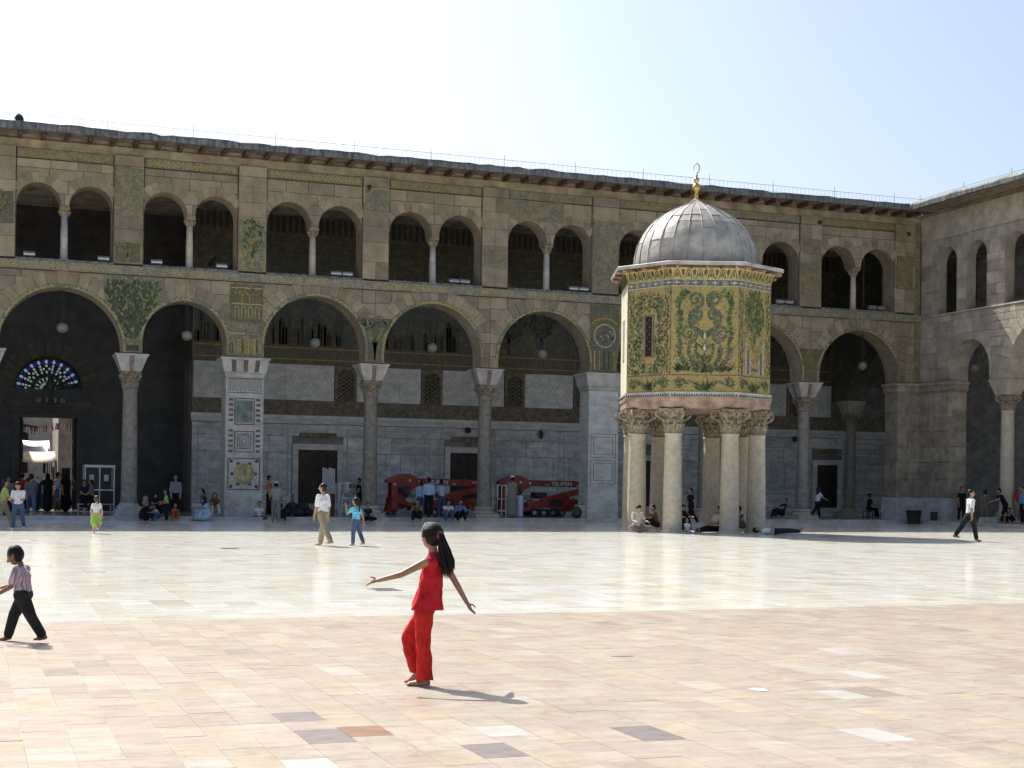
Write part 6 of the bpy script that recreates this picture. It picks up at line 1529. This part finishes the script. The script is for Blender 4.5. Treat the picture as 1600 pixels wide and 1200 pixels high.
# ------------------------------------------------------------------ tracked lifts
def text(body, size, parent, loc, rot=(PI / 2, 0, 0), mat='paint_white', sx=1.0):
    c = bpy.data.curves.new('lettering', 'FONT'); c.body = body; c.size = size; c.extrude = .003; c.offset = .006 * size / .2; c.materials.append(MATS[mat])
    o = bpy.data.objects.new('lettering', c); COL.objects.link(o); o.parent = parent; o.location = loc; o.rotation_euler = rot; o.scale = (sx, 1, 1); TEXTS.append(o)
    return o
def lift(x, y, label, second):
    t = thing('tracked_lift', label, 'lift', (x, y, .17), 0, 'red tracked lifts parked in the portico')
    def part(name, poly, y0, y1, mat='red_paint'):
        b = MB(); b.prism(poly, y0, y1); return build(b, name, mat, t)
    bm = part('boom', [(.9, 1.42), (4.75, 1.38), (4.75, 1.66), (1.3, 1.72)], -.17, .17)
    b = MB()
    for k in range(3): b.box(4.2 + k * .1, -.176, 1.52, 4.26 + k * .1, -.171, 1.58)
    build(b, 'hazard_marks', 'paint_white', bm, kind='stuff')
    part('knuckle', [(.55, .95), (.85, .55), (1.3, 1.2), (1.75, 1.42), (1.5, 1.78), (1.15, 1.92), (.8, 1.9), (.3, 1.72), (.1, 1.6), (.15, 1.5), (.42, 1.5)], -.26, .26)
    part('mast_plate', [(.1, .2), (.55, .12), (.7, .5), (.52, 1.5), (.3, 1.52), (.32, .9)], -.32, -.27)
    part('mast_plate', [(.1, .2), (.55, .12), (.7, .5), (.52, 1.5), (.3, 1.52), (.32, .9)], .27, .32)
    part('lower_arm', [(.7, .45), (.8, .3), (4.6, 1.12), (4.72, 1.34), (4.4, 1.36)], -.14, .14, 'red_paint_dull' if second else 'red_paint')
    part('turret', [(1.5, .42), (3.5, .42), (3.7, .62), (3.6, .95), (2.9, 1.0), (2.2, .86), (1.5, .7)], -.36, .36)
    part('chassis', [(1.2, .24), (3.7, .24), (3.8, .34), (3.6, .44), (1.3, .44)], -.38, .38, 'red_paint_dull')
    for s in (-1, 1):
        b = MB(); n = 10; r = .17
        out = [(1.75 + r * math.cos(PI / 2 + PI * i / n), .18 + r * math.sin(PI / 2 + PI * i / n)) for i in range(n + 1)] + [(3.15 + r * math.cos(-PI / 2 + PI * i / n), .18 + r * math.sin(-PI / 2 + PI * i / n)) for i in range(n + 1)]
        yy = s * .52; b.prism(out, yy - .11, yy + .11); tr = build(b, 'track', 'rubber', t)
        for k in range(4):
            b = MB(); b.prism([(1.75 + k * .467 + .1 * math.cos(q * PI / 6), .18 + .1 * math.sin(q * PI / 6)) for q in range(12)], yy - .125, yy + .125); build(b, 'wheel', 'steel', tr)
    for (u0, u1, yy) in ((.25, 1.3, -.45), (.25, 1.3, .45), (4.3, 3.5, -.45), (4.3, 3.5, .45)):
        lg = part('outrigger', [(u0, .28), (u0 + .02, .8), (u0 + (u1 - u0) * .25, .86), (u1, .55), (u1, .38), (u0 + (u1 - u0) * .3, .6), (u0 + (u1 - u0) * .3, .28)], yy - .05, yy + .05)
        b = MB(); b.lathe([(.05, .12), (.05, .3)], 8, (u0 + (u1 - u0) * .12, yy, 0)); b.lathe([(.16, .04), (.16, .08), (.05, .12)], 12, (u0 + (u1 - u0) * .12, yy, 0)); build(b, 'foot_plate', 'iron', lg)
    for k_ in range(4):
        b = MB(); o_ = .05 * k_; b.tube([(.62, -.28 - o_ * .2, 1.3 - o_), (.95, -.33, 1.05 - o_), (1.35, -.30, .95 - o_), (1.9, -.34, .98 - o_), (2.2, -.37, .8)], .014, 5); build(b, 'hose', 'rubber', t)
    for u_, z_ in ((.45, 1.42), (.5, .35), (1.15, 1.6), (4.55, 1.25), (1.62, 1.55)):
        b = MB(); b.prism([(u_ + .06 * math.cos(q * PI / 6), z_ + .06 * math.sin(q * PI / 6)) for q in range(12)], -.345, .345); build(b, 'pivot_pin', 'steel', t)
    b = MB(); b.prism([(.62, 1.0), (1.25, 1.28), (1.2, 1.42), (.6, 1.3)], -.262, -.25); build(b, 'recess', 'iron', t)  # flat dark patch, painted as a shaded gap in the knuckle
    for u_ in (2.35, 3.15, 3.95):
        b = MB(); b.box(u_, -.176, 1.40, u_ + .025, .176, 1.70); build(b, 'boom_collar', 'red_paint_dull', t)
    b = MB(); b.box(2.6, -.365, .5, 3.3, -.36, .8); build(b, 'panel', 'iron', t)
    b = MB(); b.tube([(.75, -.2, 1.18), (1.3, -.2, 1.05)], .03, 8); build(b, 'hydraulic_ram', 'steel', t)
    b = MB(); b.box(1.9, -.30, .86, 2.5, .3, 1.12); build(b, 'engine_cover', 'iron', t)
    text('TEUPEN', .26, t, (1.95 if not second else 2.75, -.176, 1.46 if not second else 1.45), sx=1.15)
    text('www.', .10, t, (1.65 if not second else 2.45, -.176, 1.47)); text('.com', .10, t, (3.2 if not second else 4.05, -.176, 1.44))
    b = MB(); b.box(1.35 if not second else .95, -.375, .62, 1.75 if not second else 1.4, -.365, .82)
    if not second: build(b, 'label_plate', 'paint_white', t)
    text('TEUPEN', .13, t, (1.37 if not second else .95, -.38, .66), mat='red_paint' if not second else 'paint_white'); text('PUMA' if 0 else 'PV', .13, t, (2.3, -.37, .72)) if not second else text('PYLIFT', .13, t, (1.75, -.37, .72), (PI / 2, -.12, 0))
    if second: text('LEO', .2, t, (2.2, -.39, .26), sx=1.2)
    return t
lift(17.45, 2.6, 'red tracked boom lift parked between the second and third columns', False)
lift(22.95, 3.0, 'red tracked boom lift parked left of the plain white pier', True)
def platform(x, y, w, lb, panel):
    t = thing('work_platform', lb, 'platform', (x, y, .17)); d = .6; h = 1.15
    b = MB(); b.box(0, 0, .25, w, d, .31); build(b, 'deck', 'alu', t)
    for px_ in (0, w):
        for py_ in (0, d):
            b = MB(); b.box(px_ - .02, py_ - .02, .0, px_ + .02, py_ + .02, h + .3); build(b, 'post', 'alu', t)
    for z in (.8, 1.43):
        b = MB(); b.box(0, -.015, z, w, .015, z + .03); b.box(0, d - .015, z, w, d + .015, z + .03); b.box(-.015, .02, z, .015, d - .02, z + .03); b.box(w - .015, .02, z, w + .015, d - .02, z + .03); build(b, 'rail', 'alu', t)
    if panel: b = MB(); b.box(w * .35, -.06, 1.05, w * .95, -.02, 1.5); build(b, 'control_box', 'alu', t); b = MB(); b.box(w * .5, -.07, 1.25, w * .8, -.061, 1.4); build(b, 'screen', 'iron', t)
platform(15.25, 1.9, .85, 'aluminium work platform with control box beside the second column', True)
platform(22.5, 1.4, .42, 'narrow aluminium platform cage beside the third column', False)
for k in range(6):
    o = thing('barrier_board', 'upright white and red board in the row leaning by the first door', 'board', (15.1 + k * .1, 4.5, .17), 0, 'barrier boards by the first door')
    b = MB(); b.box(0, 0, .0, .085, .05, .95); build(b, 'lower_half', 'red_paint_dull', o); b = MB(); b.box(0, 0, .952, .085, .05, 2.15 - .03 * (k % 3)); build(b, 'upper_half', 'paint_white', o)
t = thing('step_ladder', 'leaning aluminium ladder beside the work platform', 'ladder', (15.15, 1.2, .17))
for s in (0, .35):
    b = MB(); b.tube([(s, 0, 0), (s + .35, .5, 1.55)], .025, 6); build(b, 'stile', 'alu', t)
for k in range(5):
    b = MB(); q = (k + .7) / 5.5; b.tube([(.35 * q, .5 * q, 1.55 * q), (.35 * q + .35, .5 * q, 1.55 * q)], .015, 5); build(b, 'rung', 'alu', t)
for k, (u, v, w) in enumerate([(-.5, .1, 0), (-.05, -.1, 0), (.4, .15, 0), (.1, .3, 0), (-.25, .1, .24), (.2, .1, .22)]):
    o = thing('bag', 'dark bag in the heap on the floor below the first door', 'bag', (13.3 + u, 1.2 + v, .17 + w), 0, 'dark bags heaped below the first door')
    b = MB(); b.ell((0, 0, .17), (.30, .24, .19), 12, 8); build(b, 'sack', 'bag_dark', o, True); b = MB(); b.tube([(-.12, 0, .33), (-.06, 0, .43), (.06, 0, .43), (.12, 0, .33)], .015, 5); build(b, 'handle', 'bag_dark', o)
t = thing('barrier_post', 'thin black barrier post left of the dark bags', 'post', (12.75, -.3, .17))
b = MB(); b.lathe([(.16, 0), (.16, .03), (.03, .05), (.022, .9), (.035, .92), (.035, .97)], 12); build(b, 'pole', 'iron', t)
t = thing('cardboard_box', 'tan box with a dark bag against it left of the white pier', 'box', (26.0, .2, .17))
b = MB(); b.box(0, 0, 0, .4, .4, .62); build(b, 'body', 'canvas', t); b = MB(); b.box(0, -.004, .6, .4, .404, .626); build(b, 'lid', 'band_brown', t)
t = thing('backpack', 'dark green backpack beside the tan box', 'backpack', (25.75, -.25, .17))
b = MB(); b.ell((0, 0, .25), (.24, .18, .28), 12, 10); build(b, 'pack', 'bin_green', t, True); b = MB(); b.ell((0, -.14, .18), (.16, .08, .14), 10, 8); build(b, 'pocket', 'bin_green', t, True)
# bins, marble block, drain covers
def litter_bin(x, y, w, h, lb, mat):
    t = thing('litter_bin', lb, 'bin', (x, y, .172 if x > 43.4 else 0), 0, 'litter bins by the corner pier')
    b = MB(); b.lathe([(w * .8, 0), (w, h * .9), (w * 1.08, h * .92), (w * 1.08, h), (w * .95, h), (w * .9, h * .6)], 16, cap=False); build(b, 'drum', mat, t, True); b = MB(); b.lathe([(w * .78, .02), (w * .8, .04)], 16); build(b, 'bottom', mat, t)
litter_bin(42.95, -1.5, .36, .66, 'large dark litter bin in front of the corner pier', 'iron'); litter_bin(43.95, -1.7, .17, .42, 'small dark green bin right of the larger bin', 'bin_green')
b = MB(); b.prism([(-.5, 0), (.5, 0), (.46, .42), (-.44, .44)], -.3, .3); o = build(b, 'marble_block', 'white_marble', None, loc=(43.85, -6.1, 0)); tag(o, 'loose white marble block lying near the side arcade step', 'block')
def grate(x, y, w, d, lb, mat, cat='drain cover', nm='drain_cover'):
    t = thing(nm, lb, cat, (x, y, .002), 0)
    b = MB(); b.box(-w / 2, -d / 2, 0, w / 2, -d / 2 + .03, .006); b.box(-w / 2, d / 2 - .03, 0, w / 2, d / 2, .006); b.box(-w / 2, -d / 2 + .031, 0, -w / 2 + .03, d / 2 - .031, .006); b.box(w / 2 - .03, -d / 2 + .031, 0, w / 2, d / 2 - .031, .006); build(b, 'rim', mat, t)
    for k in range(6):
        b = MB(); yy = -d / 2 + .05 + (d - .1) * k / 5; b.box(-w / 2 + .035, yy - .012, 0, w / 2 - .035, yy + .012, .005); build(b, 'bar', mat, t)
grate(5.9, -39.85, .42, .55, 'grey square drain cover behind the girl in red', 'grate'); grate(5.85, -25.9, .45, .6, 'small dark drain cover left of the walking man', 'grate')
t = thing('long_drain', 'long pale drain frame in the paving near the pavilion shadow', 'drain frame', (23.5, -25.3, .002), -1.15)
b = MB(); b.box(-1.0, -.16, 0, 1.0, -.06, .012); b.box(-1.0, .06, 0, 1.0, .16, .012); build(b, 'frame', 'paint_white', t)
b = MB(); b.box(-.95, -.055, 0, .95, .055, .008); build(b, 'channel', 'grate', t)
b = MB(); b.prism([(-.10, 0), (-.02, .025), (.06, .012), (.13, -.02), (.05, -.015), (-.03, .008)], 0, .0035, 0, 'z'); o = build(b, 'broken_joint', 'iron', None, loc=(5.77, -48.7, .0005)); tag(o, 'dark broken gap between two pink paving slabs', 'crack')
b = MB(); b.prism([(.075 * math.cos(k) * (1 + .2 * math.sin(3 * k)), .09 * math.sin(k)) for k in [i * .57 for i in range(11)]], 0, .0035, 0, 'z'); o = build(b, 'mortar_patch', 'paint_white', None, loc=(5.9, -51.05, .0012)); tag(o, 'small white mortar patch on the pink paving', 'patch')
# ------------------------------------------------------------------ ticket booth and bench by the gate
t = thing('ticket_booth', 'aluminium and glass booth beside the open gate', 'booth', (4.72, 5.6, .17))
for px_ in (0, .62, 1.24):
    b = MB(); b.box(px_ - .025, -.025, 0, px_ + .025, .025, 2.05); build(b, 'post', 'alu', t)
for px_ in (0, 1.24):
    b = MB(); b.box(px_ - .025, 1.0, 0, px_ + .025, 1.05, 2.05); build(b, 'post', 'alu', t)
for z in (0.02, .98, 2.0):
    b = MB(); b.box(.026, -.02, z, .594, .02, z + .05); b.box(.646, -.02, z, 1.214, .02, z + .05); build(b, 'rail', 'alu', t)
for px_ in (.03, .65):
    b = MB(); b.box(px_, -.006, 1.03, px_ + .56, .006, 2.0); build(b, 'glass_pane', 'window_glass', t)
    b = MB(); b.box(px_, -.008, .07, px_ + .56, .008, .98); build(b, 'lower_panel', 'iron', t)
    b = MB(); b.box(px_ + .15, -.012, 1.4, px_ + .35, -.0065, 1.68); build(b, 'notice', 'paint_white', t)
b = MB(); b.box(-.05, -.05, 2.052, 1.29, 1.07, 2.11); build(b, 'roof', 'alu', t)
t = thing('steel_bench', 'low steel bench beside the booth', 'bench', (4.3, 4.2, .17))
b = MB(); b.box(0, -.2, .38, 1.5, .22, .42); build(b, 'seat', 'steel', t)
for px_ in (.05, 1.4):
    b = MB(); b.tube([(px_, -.18, 0), (px_, -.18, .4), (px_, .2, .4), (px_, .2, 0)], .02, 6); build(b, 'leg', 'steel', t)
t = thing('wooden_stool', 'dark stool under the man at the far inner column', 'stool', (42.8, 2.15, .17))
b = MB(); b.box(-.2, -.2, .34, .2, .2, .38); build(b, 'seat', 'wood_dark', t)
for sx in (-1, 1):
    for sy in (-1, 1):
        b = MB(); b.box(sx * .17 - .02, sy * .17 - .02, 0, sx * .17 + .02, sy * .17 + .02, .34); build(b, 'leg', 'wood_dark', t)
# ------------------------------------------------------------------ the street seen through the gate
g = MB(); g.box(-6, 12.15, -.05, 16, 60, .05); o = build(g, 'street', 'street_wall_lit'); o['kind'] = 'structure'
def house(x0, x1, y0, y1, h, lb, mat, wins):
    t = thing('street_building', lb, 'building', ((x0 + x1) / 2, y0, 0))
    b = MB(); w = (x1 - x0) / 2; b.box(-w, 0, 0, w, y1 - y0, h); build(b, 'wall', mat, t)
    b = MB(); b.box(-w - .1, -.1, h, w + .1, y1 - y0 + .1, h + .2); build(b, 'parapet', mat, t)
    for u, z in wins:
        b = MB(); b.box(u - .3, -.03, z, u + .3, .0, z + 1.0); build(b, 'window', 'dark_void', t)
house(4.15, 7.5, 16.5, 22, 6.3, 'grey stone pier and wall right of the street', 'street_wall', [(-1.2, 1.2), (-.6, 4)])
house(-3.5, 2.1, 17.5, 30, 5.2, 'dark shop front left of the street', 'mortar', [(1.5, 1.4)])
house(-4, 10, 34, 40, 5.8, 'pale building closing the end of the street', 'street_wall', [(-1.5, 2), (0, 2), (1.5, 2), (0, 4)])
t = thing('souk_roof', 'dark covered roof over the left of the street', 'canopy', (2.2, 22, 0))
b = MB(); b.prism([(-1.6, 4.7), (1.35, 4.3), (1.35, 4.42), (-1.6, 4.82)], -1, 7); build(b, 'sheet', 'iron', t)
for k in range(3):
    b = MB(); b.box(-1.2, -.8 + k * 3, .05, -1.1, -.7 + k * 3, 4.75); build(b, 'post', 'iron', t)
def awning(x, y, w, d, z0, z1, lb, mat):
    t = thing('market_awning', lb, 'awning', (x, y, 0), 0, 'awnings over the market street')
    b = MB(); n = 8; rows = []
    for i in range(n + 1):
        u = i / n; rows.append([(-w / 2 + w * u, 0, z0 - .12 * math.sin(PI * u)), (-w / 2 + w * u, d * .5, (z0 + z1) / 2 - .2 * math.sin(PI * u)), (-w / 2 + w * u, d, z1 - .05 * math.sin(PI * u))])
    b.grid(rows, 0, False); o = build(b, 'cloth', mat, t, True); so_ = o.modifiers.new('s', 'SOLIDIFY'); so_.thickness = .01
    for sx in (-1, 1):
        b = MB(); b.tube([(sx * w / 2, 0, .05), (sx * w / 2, 0, z0)], .03, 6); build(b, 'pole', 'steel', t)
        b = MB(); b.tube([(sx * w / 2, d, .05), (sx * w / 2, d, z1)], .03, 6); build(b, 'pole', 'steel', t)
awning(3.2, 17.5, 1.9, 2.2, 2.55, 3.1, 'tan sagging awning just beyond the gate', 'canvas'); awning(2.9, 23, 2.2, 2.5, 3.0, 3.5, 'white awning further down the street', 'tent_white'); awning(3.5, 27, 1.6, 2, 3.2, 3.9, 'white awning at the far end of the street', 'tent_white')
t = thing('flag_bunting', 'string of small red white and black flags across the gate', 'bunting', (0, 14.2, 0))
pts = [(1.6 + k * .14, 0, 4.28 + .12 * math.cos(k * .35)) for k in range(26)]
b = MB(); b.tube(pts, .006, 4); build(b, 'string', 'iron', t)
for k in range(1, 25, 2):
    x, _, z = pts[k]; b = MB(); w = .075; sw = R.uniform(-.05, .05)
    for q, mi in ((0, 0), (1, 1), (2, 2)):
        b.poly([(x - w + q * w * .7, 0, z), (x - w + (q + 1) * w * .7, .01 * q, z), (x - w + (q + 1) * w * .7 + sw, .02, z - .32), (x - w + q * w * .7 + sw, .02, z - .32)], mi)
    build(b, 'flag', ['flag_red', 'flag_white', 'flag_black'] if k % 4 == 1 else ['flag_white', 'flag_red', 'flag_white'], t)
# lettering becomes plain meshes
dg = bpy.context.evaluated_depsgraph_get()
for o, me in [(o, bpy.data.meshes.new_from_object(o.evaluated_get(dg))) for o in TEXTS]:
    n_ = bpy.data.objects.new('lettering', me); COL.objects.link(n_); n_.parent = o.parent; n_.location = o.location; n_.rotation_euler = o.rotation_euler; n_.scale = o.scale; n_['kind'] = 'stuff'
    bpy.data.objects.remove(o)
